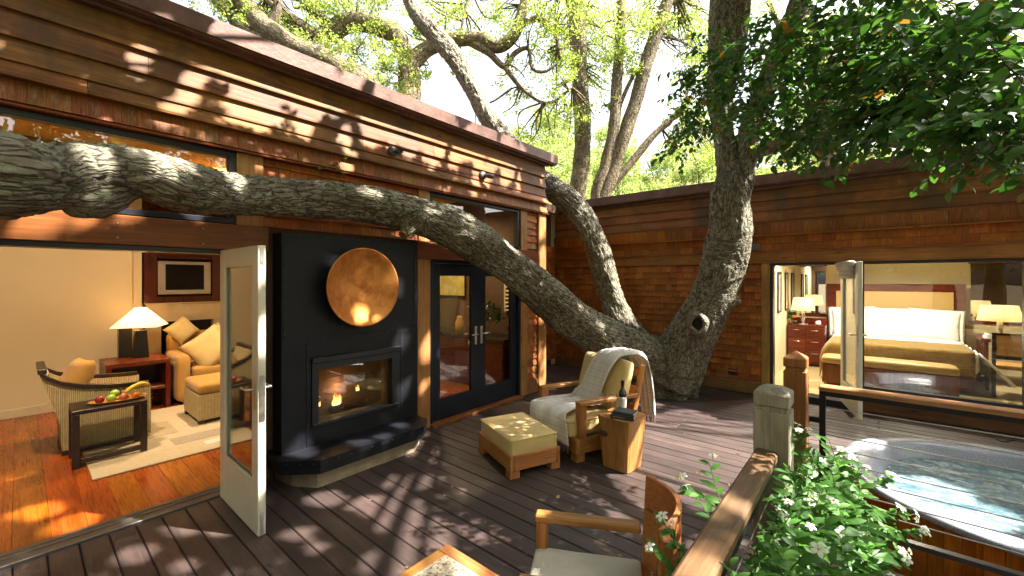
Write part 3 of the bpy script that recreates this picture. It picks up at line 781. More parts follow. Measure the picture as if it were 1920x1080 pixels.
FC = [(P(1404, 285, 5.9), .11), (P(1455, 272, 5.6), .085), (P(1515, 235, 5.2), .075), (P(1600, 190, 4.7), .075), (P(1690, 140, 4.1), .08), (P(1790, 80, 3.5), .085), (P(1930, 10, 3.0), .085), (P(2150, -90, 2.6), .08)]
ROOT = [(base + Vector((0, 0, -.25)), .50), (base + Vector((0, 0, .0)), .45), (base + Vector((-.01, -.02, .25)), .45), (base + Vector((-.02, -.03, .55)), .43), (base + Vector((-.02, -.03, .75)), .36)]
burl = [(P(1362, 470, 6.15), .2), (P(1385, 478, 6.05), .17), (P(1396, 474, 6.0), .10)]
stub = [(P(1345, 575, 6.2), .12), (P(1375, 566, 6.05), .075), (P(1388, 562, 6.0), .07)]
stub2 = [(P(775, 420, 4.45), .08), (P(766, 431, 4.38), .06), (P(759, 438, 4.33), .052)]
hump = [(P(215, 352, 2.55), .12), (P(180, 375, 2.42), .11), (P(130, 372, 2.3), .1)]
rts = [[(base + Vector((0, 0, .15)), .3), (base + Vector((.36 * math.cos(a), .36 * math.sin(a), .0)), .15), (base + Vector((.52 * math.cos(a), .52 * math.sin(a), -.14)), .09)] for a in (-2.9, -2.2, -1.5, -.8, -.1)]
L1 = [(p_, r_ * (1 if i_ < 4 else .925)) for i_, (p_, r_) in enumerate(L1)]
bark_union('trunk', [ROOT, L1, L2, L3, FA, FB, burl, stub, stub2, hump] + rts, .024, oak, BARK, .022)
bt = MB(); pts, rad = crom(FC, 8); bt.tube(pts, rad, 12, True, True, .25); bt.build('limb', BARK, oak, q=True)
# healed knot with a hollow
kc = P(1308, 607, 6.0); kn = (Vector((CAMX, 0, 1.6)) - kc).normalized()
KM = Matrix.Translation(kc) @ kn.to_track_quat('Z', 'Y').to_matrix().to_4x4() @ Matrix.Diagonal((.9, 1.15, 1, 1))
m = MB(); prof = [(.17, -.10), (.155, -.02), (.135, .025), (.105, .035), (.082, .02), (.068, -.02), (.06, -.06)]
m.lathe(prof, 28, (0, 0, 0), KM)
m.v = [tuple(Vector(p) + .028 * noise.noise_vector(Vector(p) * 11)) for p in m.v]
m.q = [(p[0] * 1.0, p[1], p[2]) for p in m.v]
m.build('knot', barkmat('knot_bark', (.05, .04, .03), (.28, .24, .19), fu=24, fs=24, bump=.6), oak, q=True)
m = MB(); m.lathe([(.072, .0), (.06, -.05), (.03, -.085), (1e-5, -.09)], 20, (0, 0, .012), KM); m.build('hollow', plain('hollow_dark', (.012, .008, .006), .9), oak)
m = MB(); ec = P(756, 441, 4.31); en = (ec - P(766, 431, 4.38)).normalized()
m.lathe([(.05, -.01), (.046, .006), (.03, .010), (1e-5, .004)], 16, (0, 0, 0), Matrix.Translation(ec) @ en.to_track_quat('Z', 'Y').to_matrix().to_4x4()); m.build('cut_stub', plain('cut_heartwood', (.22, .12, .06), .8, namt=.5, nscale=30), oak)

# ---------------- unseen overhead crown, its gaps shaped to dapple the deck
lit = []      # (world point, radius) the sun reaches
def on_z(u, v, z=0.0): return P(u, v, (CAMZ - z) * FPX / (v - 525.0))
def on_X(u, v, X=0.0):
    k = (u - 960.0) / FPX; return P(u, v, (X - CAMX) / (k * _c - _s))
def on_Y(u, v, Y):
    k = (u - 960.0) / FPX; return P(u, v, Y / (k * _s + _c))
for u, v, r in ((1285, 830, .5), (1340, 865, .42), (1245, 795, .34), (1320, 795, .34), (1270, 870, .3), (1390, 850, .25), (1195, 945, .16), (1225, 910, .17), (1145, 935, .12), (1110, 890, .1), (1380, 800, .17), (1400, 830, .15), (1270, 905, .16), (1330, 930, .2), (990, 920, .07), (975, 905, .05),
                (830, 860, .11), (800, 845, .12), (610, 935, .08), (690, 945, .07), (735, 985, .06), (720, 960, .05), (640, 880, .05), (560, 1000, .05), (840, 810, .1), (880, 780, .09), (950, 740, .12), (1060, 710, .12), (1030, 720, .12), (1010, 745, .1), (870, 915, .05), (1060, 960, .08), (1140, 980, .1),
                (1540, 800, .16), (1600, 790, .2), (1640, 800, .2), (1520, 840, .2), (1480, 800, .2), (1350, 745, .08), (1400, 755, .08), (260, 970, .05), (350, 960, .05), (420, 990, .06), (250, 1040, .06), (800, 1050, .06), (720, 1060, .06), (885, 985, .05), (70, 962, .09), (130, 985, .08), (180, 960, .06), (40, 905, .05), (240, 935, .05)):
    lit.append((on_z(u, v), r))
for u, v, r in [(a_, b_, c_ * .72) for a_, b_, c_ in ((455, 205, .15), (480, 215, .15), (545, 185, .07), (465, 160, .06), (585, 215, .06), (690, 225, .12), (730, 250, .14), (770, 265, .16), (810, 290, .14), (690, 260, .09), (850, 300, .1), (890, 300, .1), (905, 335, .1), (945, 330, .12), (975, 345, .12), (1000, 350, .12), (1010, 420, .16), (1012, 500, .16), (1012, 580, .14), (995, 440, .12), (995, 560, .1), (255, 130, .05), (350, 170, .05), (330, 210, .04), (300, 235, .05), (560, 240, .05), (640, 270, .05), (800, 440, .09), (793, 710, .09), (793, 660, .07), (50, 425, .07), (85, 420, .06), (150, 415, .05), (230, 420, .04))]:
    lit.append((on_X(u, v), r))
for u, v, d, r in ((185, 285, 2.3, .05), (300, 320, 2.65, .05), (345, 300, 2.75, .04), (430, 345, 3.1, .05), (810, 420, 4.4, .09), (870, 440, 4.8, .1), (700, 360, 3.95, .06), (950, 480, 5.3, .1), (985, 540, 5.6, .1), (1070, 580, 5.95, .08), (1130, 500, 7.0, .13), (1120, 560, 6.85, .1), (1400, 440, 6.0, .15), (1405, 480, 5.9, .15), (1380, 560, 5.95, .15), (1365, 600, 6.0, .13), (1330, 650, 6.1, .1), (1180, 690, 6.2, .16), (1210, 720, 6.2, .14), (1380, 330, 5.9, .1), (1150, 680, 4.8, .13), (1150, 650, 5.0, .12), (1175, 720, 4.7, .12), (930, 800, 4.2, .13), (990, 810, 4.1, .1), (1010, 825, 4.1, .07), (1080, 690, 4.9, .06), (1180, 800, 3.8, .05), (1200, 840, 3.9, .1), (1100, 750, 4.2, .06),
                   (1640, 908, 3.5, .09), (1680, 930, 3.4, .08), (1850, 985, 3.0, .12), (1900, 1005, 2.9, .1), (1750, 965, 3.3, .25), (1830, 1010, 3.0, .2), (1680, 800, 5.0, .3), (1740, 805, 4.9, .25), (1800, 812, 4.8, .25), (1580, 815, 4.6, .25), (1800, 825, 4.6, .25), (1880, 835, 4.5, .28), (1720, 830, 4.6, .2), (1750, 900, 3.8, .2), (1840, 930, 3.4, .22),
                   (1480, 700, 2.9, .08), (1450, 800, 2.0, .06), (1330, 950, 1.6, .06), (1290, 1060, 1.25, .05), (1400, 870, 1.9, .05), (1490, 880, 2.0, .09), (1570, 920, 2.1, .12), (1500, 980, 1.7, .08), (1600, 1000, 1.9, .1), (1450, 1050, 1.45, .06), (1540, 1040, 1.6, .09), (1650, 960, 2.1, .1), (1640, 740, 3.2, .15), (1750, 755, 3.0, .15), (1850, 770, 2.9, .15), (1600, 730, 3.3, .1), (685, 575, 4.1, .035), (740, 660, 4.6, .05), (760, 720, 4.6, .05)):
    lit.append((P(u, v, d), r))
for k in range(11):
    t = k / 10; lit.append((on_X(430 + t * 580, 50 + t * 235, .18), .075))
for k in range(95):
    lit.append((Vector((random.uniform(0, 4), random.uniform(.5, 7.4), 0)), random.choice((.02, .03, .04, .06))))
for k in range(10):
    lit.append((Vector((0, random.uniform(0.5, 5.6), random.uniform(2.9, 3.7))), random.choice((.03, .04, .06))))
for k in range(26):
    lit.append((P(random.uniform(1420, 1900), random.uniform(20, 240), random.uniform(2.2, 4.2)), .11))
cl = []
tries = 0
while len(cl) < 560 and tries < 15000:
    tries += 1
    c = Vector((random.uniform(1.2, 13.5), random.uniform(-2.5, 15.0), random.uniform(5.6, 9.6)))
    # keep it over the place it shades
    g = c - SUN * (c.z / SUN.z)
    if not (-4.5 < g.x < 8.0 and -2.5 < g.y < 9.5): continue
    rel = c - Vector((CAMX, 0, CAMZ)); x = rel.x * _c + rel.y * _s; d = -rel.x * _s + rel.y * _c
    if d > .2:
        u = 960 + FPX * x / d; v = 525 - FPX * rel.z / d
        if -150 < u < 2080 and v > -130: continue
    cl.append(c)
over = []  # unseen clumps added overhead to cut open sky light
while len(over) < 230:
    c = Vector((random.uniform(-3.5, 6.5), random.uniform(-5.0, 6.0), random.uniform(6.2, 9.5)))
    rel = c - Vector((CAMX, 0, CAMZ)); x = rel.x * _c + rel.y * _s; d = -rel.x * _s + rel.y * _c
    if d > .2 and -150 < 960 + FPX * x / d < 2080 and 525 - FPX * rel.z / d > -130: continue
    over.append(c)
cs = np.concatenate([clump(c, random.uniform(.55, .95), 320, .55) for c in cl + over])
keep = np.ones(len(cs), bool); S = np.array(SUN)
for c, r in lit:
    w = cs - np.array(c); t = w @ S; dist = np.linalg.norm(w - t[:, None] * S, axis=1)
    keep &= ~(dist < r * (.95 + .4 * RNG.random(len(cs))) + .055)  # leaves cut away so the sun falls on the lit spots
cs = cs[keep]
put('crown', leaf_mesh('crown', leaf_cloud(cs, .115, .075), LEAF_C), oak)
# boughs carrying that crown
bm_ = MB(); starts = [P(1370, -250, 6.1), P(1640, -250, 5.0), P(1400, -450, 6.2)]
sel = cl[::16]
for c in sel:
    a = min(starts, key=lambda s_: (s_ - c).length); mid = (a + c) / 2 + Vector((random.uniform(-.5, .5), random.uniform(-.5, .5), .5))
    pts, rad = crom([(a, .05), (mid, .03), (c, .012)], 5); bm_.tube(pts, rad, 5, False, True)
tag(bm_.build('bough', BARK, oak, q=True, fix=False), kind='stuff')

# ---------------- leafy sprays hanging in front, on the right
def near_leaf(L, W, curl):
    m = MB(); n = 5; v = []; f = []
    for i in range(n + 1):
        t = i / n; w = W * .5 * math.sin(math.pi * min(1, t ** .8 * .96 + .02)) ** .8
        z = -curl * t * t * L
        v += [(t * L, -w, z + .18 * w), (t * L, 0, z), (t * L, w, z + .18 * w)]
    for i in range(n):
        a = i * 3; f += [(a, a + 3, a + 4, a + 1), (a + 1, a + 4, a + 5, a + 2)]
    return v, f
NL = [near_leaf(.068, .042, .25), near_leaf(.058, .038, .1), near_leaf(.076, .045, .45)]
NLM = [MB().add(v, f, None, True).mesh('leaf', LEAF_N, False) for v, f in NL]
poly = [(1290, 130), (1345, 70), (1430, 70), (1500, 30), (1590, -20), (1930, -30), (1930, 320), (1850, 335), (1795, 305), (1740, 255), (1690, 285), (1600, 295), (1520, 300), (1450, 275), (1395, 240), (1330, 260), (1300, 300), (1262, 310), (1255, 265), (1280, 220), (1275, 170)]
def inpoly(x, y, pl):
    r = False; j = len(pl) - 1
    for i in range(len(pl)):
        if (pl[i][1] > y) != (pl[j][1] > y) and x < (pl[j][0] - pl[i][0]) * (y - pl[i][1]) / (pl[j][1] - pl[i][1]) + pl[i][0]: r = not r
        j = i
    return r
def depth_at(u): return float(np.interp(u, [1250, 1380, 1500, 1650, 1800, 1930], [5.4, 4.6, 3.7, 2.9, 2.35, 1.95]))
leaves = []; tw = MB()
def spray(p, n, ln, droop=.5, out=None):
    d = Vector((random.uniform(-1, 1), random.uniform(-1, 1), random.uniform(-.9, .35))).normalized()
    if out is not None: d = (d + out).normalized()
    pts = [p]; 
    for k in range(5): d = (d + Vector((0, 0, -.12 * droop))).normalized(); pts.append(pts[-1] + d * ln / 5)
    tw.tube(pts, [.004, .0035, .003, .0025, .002, .0015], 4, False)
    for k in range(n):
        t = (k + .6) / n * 5; i = min(4, int(t)); q = pts[i].lerp(pts[i + 1], t - i)
        dd = (pts[i + 1] - pts[i]).normalized()
        sd = dd.cross(Vector((0, 0, 1))).normalized() * (1 if k % 2 else -1)
        fw = (dd * .6 + sd + Vector((random.uniform(-.4, .4), random.uniform(-.4, .4), random.uniform(-.5, .3)))).normalized()
        upv = (Vector((0, 0, 1)) + Vector((random.uniform(-.7, .7), random.uniform(-.7, .7), 0))).normalized()
        yv = upv.cross(fw).normalized(); zv = fw.cross(yv)
        s_ = random.uniform(.75, 1.3)
        M_ = Matrix((fw, yv, zv)).transposed().to_4x4(); M_.translation = q
        leaves.append((M_ @ Matrix.Scale(s_, 4), random.randrange(3)))
n_sp = 0
while n_sp < 800:
    u, v = random.uniform(1250, 1935), random.uniform(-30, 340)
    if not inpoly(u, v, poly): continue
    if v < 60 and u > 1600 and random.random() < .45: continue
    if random.random() < (u - 1400) / 1100: continue
    d = depth_at(u) + random.gauss(0, .22)
    spray(P(u, v - 22, d), random.randint(7, 10), .30 * random.uniform(.7, 1.2)); n_sp += 1
def cam_d_of(p): return -(p.x - CAMX) * _s + p.y * _c
leaves.sort(key=lambda t: cam_d_of(t[0].translation))
rest = MB(); cnt = 0
for M_, k in leaves:
    p = M_.translation; d = cam_d_of(p); u = 960 + FPX * ((p.x - CAMX) * _c + p.y * _s) / max(d, .1); v = 525 - FPX * (p.z - CAMZ) / max(d, .1)
    if cnt < 296 and 0 < u < 1915 and v > 4:
        o = put('leaf', NLM[k], oak); o.matrix_local = M_; cnt += 1
    else: rest.add(NL[k][0], NL[k][1], M_, True)
tag(rest.build('leaf_sprays', LEAF_NJ, oak, fix=False), kind='stuff')
# boughlets joining the sprays to the limb
for k in range(26):
    t = random.random(); i = random.randrange(2, 6); a = FC[i][0].lerp(FC[i + 1][0] if i + 1 < len(FC) else FC[i][0], t)
    u = random.uniform(1300, 1900); v = random.uniform(40, 280)
    if not inpoly(u, v, poly): continue
    e = P(u, v, depth_at(u)); mid = (a + e) / 2 + Vector((random.uniform(-.15, .15), random.uniform(-.15, .15), random.uniform(-.05, .2)))
    pts, rad = crom([(a, .014), (mid, .010), (e, .004)], 6); tw.tube(pts, rad, 6, False)
tag(tw.build('twigs', BARK, oak, fix=False, q=True), kind='stuff')
# small sprays on the far limbs of this oak: along the upper part of the second limb
cs = np.concatenate([clump(P(u, v, d), r, n) for u, v, d, r, n in ((735, 100, 9.3, .5, 260), (760, 150, 9.2, .45, 220), (800, 60, 9.4, .4, 160), (700, 20, 9.6, .6, 260), (860, 40, 9.4, .4, 120), (1400, 230, 5.7, .16, 60), (1405, 275, 5.75, .14, 50))])
put('crown', leaf_mesh('crown_tufts', leaf_cloud(cs, .07, .04), LEAF_B), oak)

# ---------------- other trees
def tree(name, label, limbs, clusters, mat, leaf, group=None, bark=BARK2, twigs=True, n=10, dens=1.9):
    t = thing(name, label, 'tree', group=group)
    ends = []
    for i, ctrl in enumerate(limbs):
        ctrl = [(p, r) for p, r in ctrl]
        pts, rad = crom(ctrl, 6); mb = MB().tube(pts, rad, n, True, True, .3, seed=i * 5.1)
        mb.build('trunk' if i == 0 else 'limb', bark, t, q=True, fix=False); ends += pts[len(pts) // 4:]
    tb = MB()
    if twigs:
        for c, r, k in clusters:
            a = min(ends, key=lambda e: (e - c).length)
            for _ in range(3):
                e = c + Vector((random.gauss(0, r * .5), random.gauss(0, r * .5), random.gauss(0, r * .35)))
                mid = (a + e) / 2 + Vector((random.gauss(0, r * .2), random.gauss(0, r * .2), random.gauss(0, r * .2)))
                pts, rad = crom([(a, .03), (mid, .02), (e, .008)], 4); tb.tube(pts, rad, 4, False)
        if tb.v: tag(tb.build('twigs', bark, t, q=True, fix=False), kind='stuff')
    cs = np.concatenate([clump(c, r * 1.15, int(k * dens)) for c, r, k in clusters])
    put('crown', leaf_mesh('crown', leaf_cloud(cs, leaf, leaf * .55), mat), t)
    return t
def PL(d, *pts): return [(P(u, v, d), r) for u, v, r in pts]
def rc(d, lst): return [(P(u, v, d + random.uniform(-.8, .8)), r, k) for u, v, r, k in lst]
def fill(d, u0, u1, v0, v1, n, r, k):
    return [(P(random.uniform(u0, u1), random.uniform(v0, v1), d + random.uniform(-1.2, 1.2)), r * random.uniform(.7, 1.3), int(k * random.uniform(.6, 1.5))) for _ in range(n)]
g0 = P(765, 165, 12); 
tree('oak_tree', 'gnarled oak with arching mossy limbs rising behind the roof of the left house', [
    [(Vector((g0.x, g0.y, -.8)), .42), (Vector((g0.x, g0.y, 3)), .36)] + PL(12, (766, 175, .31), (768, 112, .3)),
    PL(12, (768, 125, .28), (742, 66, .26), (695, 44, .25), (650, 44, .25), (620, 60, .23), (592, 67, .2), (548, 38, .16), (512, 6, .15), (480, -40, .13)),
    PL(12, (622, 60, .18), (600, 34, .15), (574, 8, .14), (545, -50, .12)),
    PL(12, (770, 118, .26), (800, 92, .22), (850, 76, .19), (900, 72, .18), (932, 88, .17), (962, 68, .16), (978, 28, .15), (992, -30, .13)),
    PL(12, (880, 78, .11), (915, 98, .10), (945, 124, .085), (966, 100, .07), (990, 92, .05), (998, 128, .045), (1022, 134, .04), (1047, 117, .03)),
    PL(12, (943, 122, .07), (975, 162, .055), (1012, 190, .045), (1040, 190, .04), (1072, 164, .03)),
    PL(12, (860, 104, .04), (868, 40, .035), (882, -20, .03)),
    PL(12, (978, 45, .09), (1010, 35, .08), (1040, 60, .07), (1050, 110, .04)),
    PL(12, (960, 165, .03), (925, 190, .025), (895, 200, .02), (892, 245, .012))],
    rc(12, [(650, 20, .6, 350), (700, 10, .7, 350), (600, 10, .6, 300), (560, 60, .5, 160), (480, 30, .7, 350), (740, 120, .5, 320), (720, 150, .5, 260), (780, 130, .4, 200), (820, 30, .6, 200), (900, 10, .7, 300), (940, 30, .5, 200), (1010, 60, .6, 300), (1030, 110, .6, 340), (1050, 150, .5, 240), (1040, 200, .4, 150), (990, 180, .5, 120), (1060, 20, .7, 360), (640, 100, .5, 160), (670, 120, .6, 260), (640, 140, .4, 150), (840, 130, .4, 80), (760, 190, .4, 150)]) + fill(12.5, 420, 1080, -20, 110, 34, .7, 130) + fill(13, 960, 1090, 90, 260, 12, .6, 110), LEAF_B, .075, n=12)
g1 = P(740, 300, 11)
tree('oak_tree', 'leaning lichen-covered oak bough above the roof at the top left', [
    [(Vector((g1.x, g1.y, -.8)), .3), (Vector((g1.x, g1.y, 2.5)), .28)] + PL(11, (700, 190, .3), (645, 135, .3), (590, 106, .3), (530, 78, .29), (482, 38, .27), (448, -8, .25), (410, -80, .2)),
    PL(11, (520, 75, .2), (470, 66, .18), (430, 24, .17), (400, -12, .16), (370, -60, .12)),
    PL(11, (500, 55, .12), (520, 20, .1), (515, -30, .08))],
    rc(11, [(420, 5, .5, 260), (380, -5, .5, 260), (500, 5, .5, 200), (540, 40, .4, 150), (600, 75, .4, 140), (640, 110, .4, 170), (690, 150, .35, 140), (455, 55, .3, 100)]) + fill(11.8, 380, 700, -20, 90, 12, .5, 110), LEAF_B, .07, n=12)
gA = P(1082, 380, 14)
tree('slender_oak', 'slender straight oak trunk beside the house corner', [
    [(Vector((gA.x, gA.y, -.8)), .34)] + PL(14, (1082, 380, .30), (1090, 310, .29), (1091, 230, .28), (1086, 140, .27), (1082, 50, .27), (1078, -30, .26), (1070, -200, .2)),
    PL(14, (1092, 372, .10), (1096, 320, .095), (1094, 250, .09), (1090, 160, .08), (1095, 70, .07), (1093, -30, .06)),
    PL(14, (1080, 30, .1), (1060, 0, .08), (1030, -30, .06)), PL(14, (1094, 250, .05), (1104, 270, .03), (1108, 255, .02))],
    rc(14, [(1060, 60, .8, 300), (1110, 50, .8, 360), (1120, 110, .7, 300), (1130, 20, .9, 380), (1060, 130, .6, 220), (1110, 160, .6, 200), (1140, 90, .6, 240)]) + fill(15, 1030, 1150, -20, 190, 16, .8, 130), LEAF_B, .085)
gB = P(1118, 392, 13)
tree('slender_oak', 'leaning pair of oak stems with a side branch above the right roof', [
    [(Vector((gB.x, gB.y, -.8)), .26)] + PL(13, (1118, 388, .21), (1136, 310, .19), (1150, 240, .18), (1156, 160, .17), (1163, 60, .15), (1166, -50, .12)),
    PL(13, (1122, 388, .23), (1150, 320, .22), (1172, 250, .21), (1194, 180, .20), (1218, 95, .2), (1250, 5, .19), (1280, -90, .15)),
    PL(13, (1128, 372, .12), (1180, 308, .11), (1232, 248, .10), (1282, 205, .07)), PL(13, (1156, 210, .07), (1178, 160, .06), (1195, 130, .05)), PL(13, (1250, 10, .1), (1275, -10, .08), (1300, -60, .06))],
    rc(13, [(1160, 40, .7, 300), (1180, 70, .7, 300), (1160, 130, .6, 280), (1150, 190, .4, 200), (1200, 30, .8, 330), (1190, 120, .5, 180), (1280, 30, .7, 300), (1300, 80, .6, 260), (1310, 130, .5, 200), (1290, 200, .5, 160), (1330, 40, .7, 320), (1240, 60, .5, 160)]) + fill(14, 1150, 1350, -20, 150, 20, .7, 120) + fill(14, 1250, 1340, 150, 300, 7, .5, 90), LEAF_B, .08)
gC = P(1560, 240, 15)
tree('leafy_oak', 'bright leafy oak filling the sky above the right roof', [
    [(Vector((gC.x, gC.y, -.8)), .35), (Vector((gC.x, gC.y, 4)), .3)] + PL(15, (1545, 120, .25), (1520, 40, .2), (1500, -60, .15)), PL(15, (1548, 140, .16), (1620, 80, .14), (1700, 10, .12), (1760, -60, .1)), PL(15, (1540, 110, .12), (1470, 60, .1), (1440, 0, .08)), PL(15, (1555, 200, .1), (1480, 250, .06), (1430, 245, .03))],
    rc(15, [(1420, 40, 1.0, 420), (1480, 80, 1.0, 420), (1450, 130, .9, 320), (1540, 60, 1.1, 500), (1610, 40, 1.1, 500), (1680, 60, 1.1, 500), (1740, 20, 1.1, 500), (1800, 60, 1.0, 420), (1860, 30, 1.1, 500), (1900, 100, 1.0, 360), (1560, 140, .9, 320), (1640, 130, 1.0, 360), (1720, 140, 1.0, 340), (1800, 150, 1.0, 320), (1880, 190, 1.0, 340), (1600, 220, .8, 260), (1500, 190, .8, 260), (1780, 230, .9, 300), (1700, 230, .9, 300)]), LEAF_B, .095)
# hillside trees: three shapes, copied
protos = []
for s_ in range(3):
    cl_ = []
    for k in range(34):
        a = random.uniform(0, 2 * math.pi); h = random.random(); rr = (1 - (2 * h - .75) ** 2 * .6) * random.uniform(.25, 1)
        cl_.append((Vector((2.7 * rr * math.cos(a), 2.7 * rr * math.sin(a), 2.2 + 5.2 * h)), random.uniform(.7, 1.1), 300))
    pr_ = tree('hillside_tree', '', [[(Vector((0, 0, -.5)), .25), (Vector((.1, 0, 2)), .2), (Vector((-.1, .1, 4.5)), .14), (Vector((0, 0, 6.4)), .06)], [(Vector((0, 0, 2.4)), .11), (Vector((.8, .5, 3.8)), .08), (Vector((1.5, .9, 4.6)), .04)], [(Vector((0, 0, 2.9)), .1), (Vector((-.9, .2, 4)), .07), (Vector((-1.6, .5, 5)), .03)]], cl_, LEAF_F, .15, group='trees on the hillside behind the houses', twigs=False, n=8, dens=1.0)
    protos.append(pr_)
spots = [(1010, 22, 1.0), (960, 27, 1.15), (1060, 26, .95), (1110, 23, .75), (1160, 27, .95), (1215, 24, .75), (1265, 28, 1.0), (1310, 24, .85), (1400, 26, .95), (1450, 21, .8), (1510, 25, .95), (1570, 21, .8), (1640, 24, .9), (1720, 20, .8), (1800, 23, .95), (1880, 20, .85), (880, 26, 1.0), (800, 28, 1.1), (720, 30, 1.2), (640, 28, 1.1), (560, 32, 1.2), (1040, 34, 1.2), (985, 20, .8), (1085, 30, 1.2), (1150, 40, 1.3), (1030, 42, 1.5), (940, 40, 1.4), (1300, 42, 1.3), (1500, 40, 1.4), (1700, 38, 1.4)]
hs = {}
for i, (u, d, s_) in enumerate(spots):
    o = protos[i] if i < 3 else copy_tree(protos[i % 3])
    p = P(u, 525, d); o.location = (p.x, p.y, hill_z(p.x, p.y)); o.rotation_euler = (0, 0, random.uniform(0, 6.28)); o.scale = (s_, s_, s_ * random.uniform(.9, 1.1))
    side = 'between the house corner and the slender trunks' if u < 1115 and u >= 940 else 'behind the leaning pair of stems' if u < 1330 and u >= 1115 else 'above the right roof' if u >= 1330 else 'behind the roof of the left house'
    o['group'] = 'hillside trees ' + side; hs.setdefault(side, []).append((u, d, o))
ORD = ['leftmost', 'second from left', 'third from left', 'fourth from left', 'fifth from left', 'sixth from left', 'seventh from left', 'eighth from left', 'ninth from left', 'tenth from left', 'eleventh from left', 'twelfth from left']
for side, l_ in hs.items():
    for k, (u, d, o) in enumerate(sorted(l_, key=lambda t: t[0])): o['label'] = ORD[k] + ' of the pale hillside trees ' + side
# trees standing behind and beside the viewpoint; they fill the window reflections and shade the deck from open sky
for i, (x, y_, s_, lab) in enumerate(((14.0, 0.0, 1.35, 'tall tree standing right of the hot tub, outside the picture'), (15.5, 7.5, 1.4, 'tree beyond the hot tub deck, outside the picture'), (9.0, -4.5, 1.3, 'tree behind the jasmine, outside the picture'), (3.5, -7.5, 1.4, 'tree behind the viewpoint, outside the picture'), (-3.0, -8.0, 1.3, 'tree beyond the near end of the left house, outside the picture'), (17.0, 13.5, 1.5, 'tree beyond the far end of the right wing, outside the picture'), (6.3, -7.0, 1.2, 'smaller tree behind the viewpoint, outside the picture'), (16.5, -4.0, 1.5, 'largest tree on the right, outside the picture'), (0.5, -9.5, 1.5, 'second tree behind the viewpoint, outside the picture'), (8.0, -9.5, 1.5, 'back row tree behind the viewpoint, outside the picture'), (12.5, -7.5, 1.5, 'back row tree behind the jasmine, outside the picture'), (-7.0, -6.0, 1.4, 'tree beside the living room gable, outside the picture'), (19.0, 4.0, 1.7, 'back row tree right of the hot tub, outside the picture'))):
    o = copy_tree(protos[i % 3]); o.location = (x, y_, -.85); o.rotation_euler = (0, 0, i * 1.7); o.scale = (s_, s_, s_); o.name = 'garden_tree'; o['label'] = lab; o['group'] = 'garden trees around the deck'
# ivy sprigs on the walls
sp = thing('ivy_sprig', 'small trailing ivy sprig with pale leaves on the siding above the fireplace', 'plant')
sm_ = MB(); sl = MB()
for u0, v0, u1, v1 in ((585, 318, 622, 312), (600, 316, 645, 300), (622, 312, 640, 325)):
    a = on_X(u0, v0, .11); b = on_X(u1, v1, .11); pts = [a.lerp(b, k / 4) + Vector((.01, 0, .006 * math.sin(k * 2))) for k in range(5)]
    sm_.tube(pts, .003, 4, False)
    for k in range(5):
        M_ = Matrix.Translation(pts[k]) @ Matrix.Rotation(random.uniform(0, 6), 4, 'X') @ Matrix.Rotation(random.uniform(-.8, .8), 4, 'Y') @ Matrix.Scale(.7, 4); sl.add(NL[1][0], NL[1][1], M_, True)
sm_.build('stem', BARK2, sp, fix=False, q=True); sl.build('foliage', LEAF_B, sp, fix=False)

# ================================================================== THINGS ON THE DECK
def adopt(root, *objs):
    """make world-built objects parts of root without moving them"""
    inv = root.matrix_basis.inverted()
    for o in objs: o.parent = root; o.matrix_parent_inverse = inv
def wthing(name, label, cat, loc, rz=0.0, group=None):
    return thing(name, label, cat, loc, rz, group)
for _n in ('steel_dark',): pass
MT['iron'] = plain('black_sheet_steel', (.010, .011, .015), .46, .0, .28, 0, 3, .35, .10, 40)
MT['copper'] = None
# ---------------- fireplace
fp = wthing('outdoor_fireplace', 'black steel-clad outdoor fireplace with raised hearth and lit gas flames', 'fireplace', (.2, 2.2, 0))
FX = .20
m = MB(); y0, y1 = 1.483, 2.928
oy0, oy1, oz0, oz1 = 1.80, 2.585, .475, .965      # fire opening
for a in ((y0, y1, 1.245, 2.215), (y0, oy0 - .06, .272, 1.2445), (oy1 + .095, y1, .272, 1.2445), (oy0 - .06, oy1 + .095, 1.075, 1.2445), (oy0 - .06, oy1 + .095, .272, .44)):
    m.box(.001, FX, a[0], a[1], a[2], a[3])
adopt(fp, m.build('panel', MT['iron'], fix=False))
m = MB()   # raised cover strips along the seams
for a in ((y0, y1, 1.225, 1.262), (1.695, 1.735, .272, 1.224), (2.70, 2.745, .272, 1.224), (y0 + .012, y0 + .045, 1.263, 2.19), (y1 - .05, y1 - .015, 1.263, 2.19), (y0, y1, 2.185, 2.218), (1.736, 2.699, .272, .298)):
    adopt(fp, box('cover_strip', MT['iron'], None, FX + .0005, FX + .005, *a))
rv = MB().lathe([(.0045, 0), (.0035, .0025), (1e-5, .0034)], 8, (0, 0, 0), Matrix.Rotation(R(90), 4, 'Y')).mesh('rivet', plain('dark_rivet', (.16, .16, .17), .35, .8))
riv = [(FX + .005, y0 + .03 + .115 * k, 2.20) for k in range(13)] + [(FX + .005, y0 + .03 + .115 * k, 1.243) for k in range(13)] + [(FX + .005, yy, 1.32 + .14 * k) for k in range(6) for yy in (y0 + .028, y1 - .03)] + [(FX + .005, yy, .33 + .14 * k) for k in range(7) for yy in (1.715, 2.722)]
for p in riv: adopt(fp, put('rivet', rv, None, p))
# hood bar and frame around the glass
adopt(fp, box('hood', MT['black'], None, FX + .001, FX + .05, oy0 - .07, oy1 + .105, 1.03, 1.085, .006))
m = MB(); m.box(FX - .06, FX + .022, oy0 - .06, oy1 + .095, .44, .472, .004).box(FX - .06, FX + .02, oy0 - .06, oy0 - .001, .4725, 1.029).box(FX - .06, FX + .02, oy1 + .001, oy1 + .095, .4725, 1.029).box(FX - .06, FX + .018, oy0, oy1, .9655, 1.029)
adopt(fp, m.build('firebox_frame', MT['black'], fix=False))
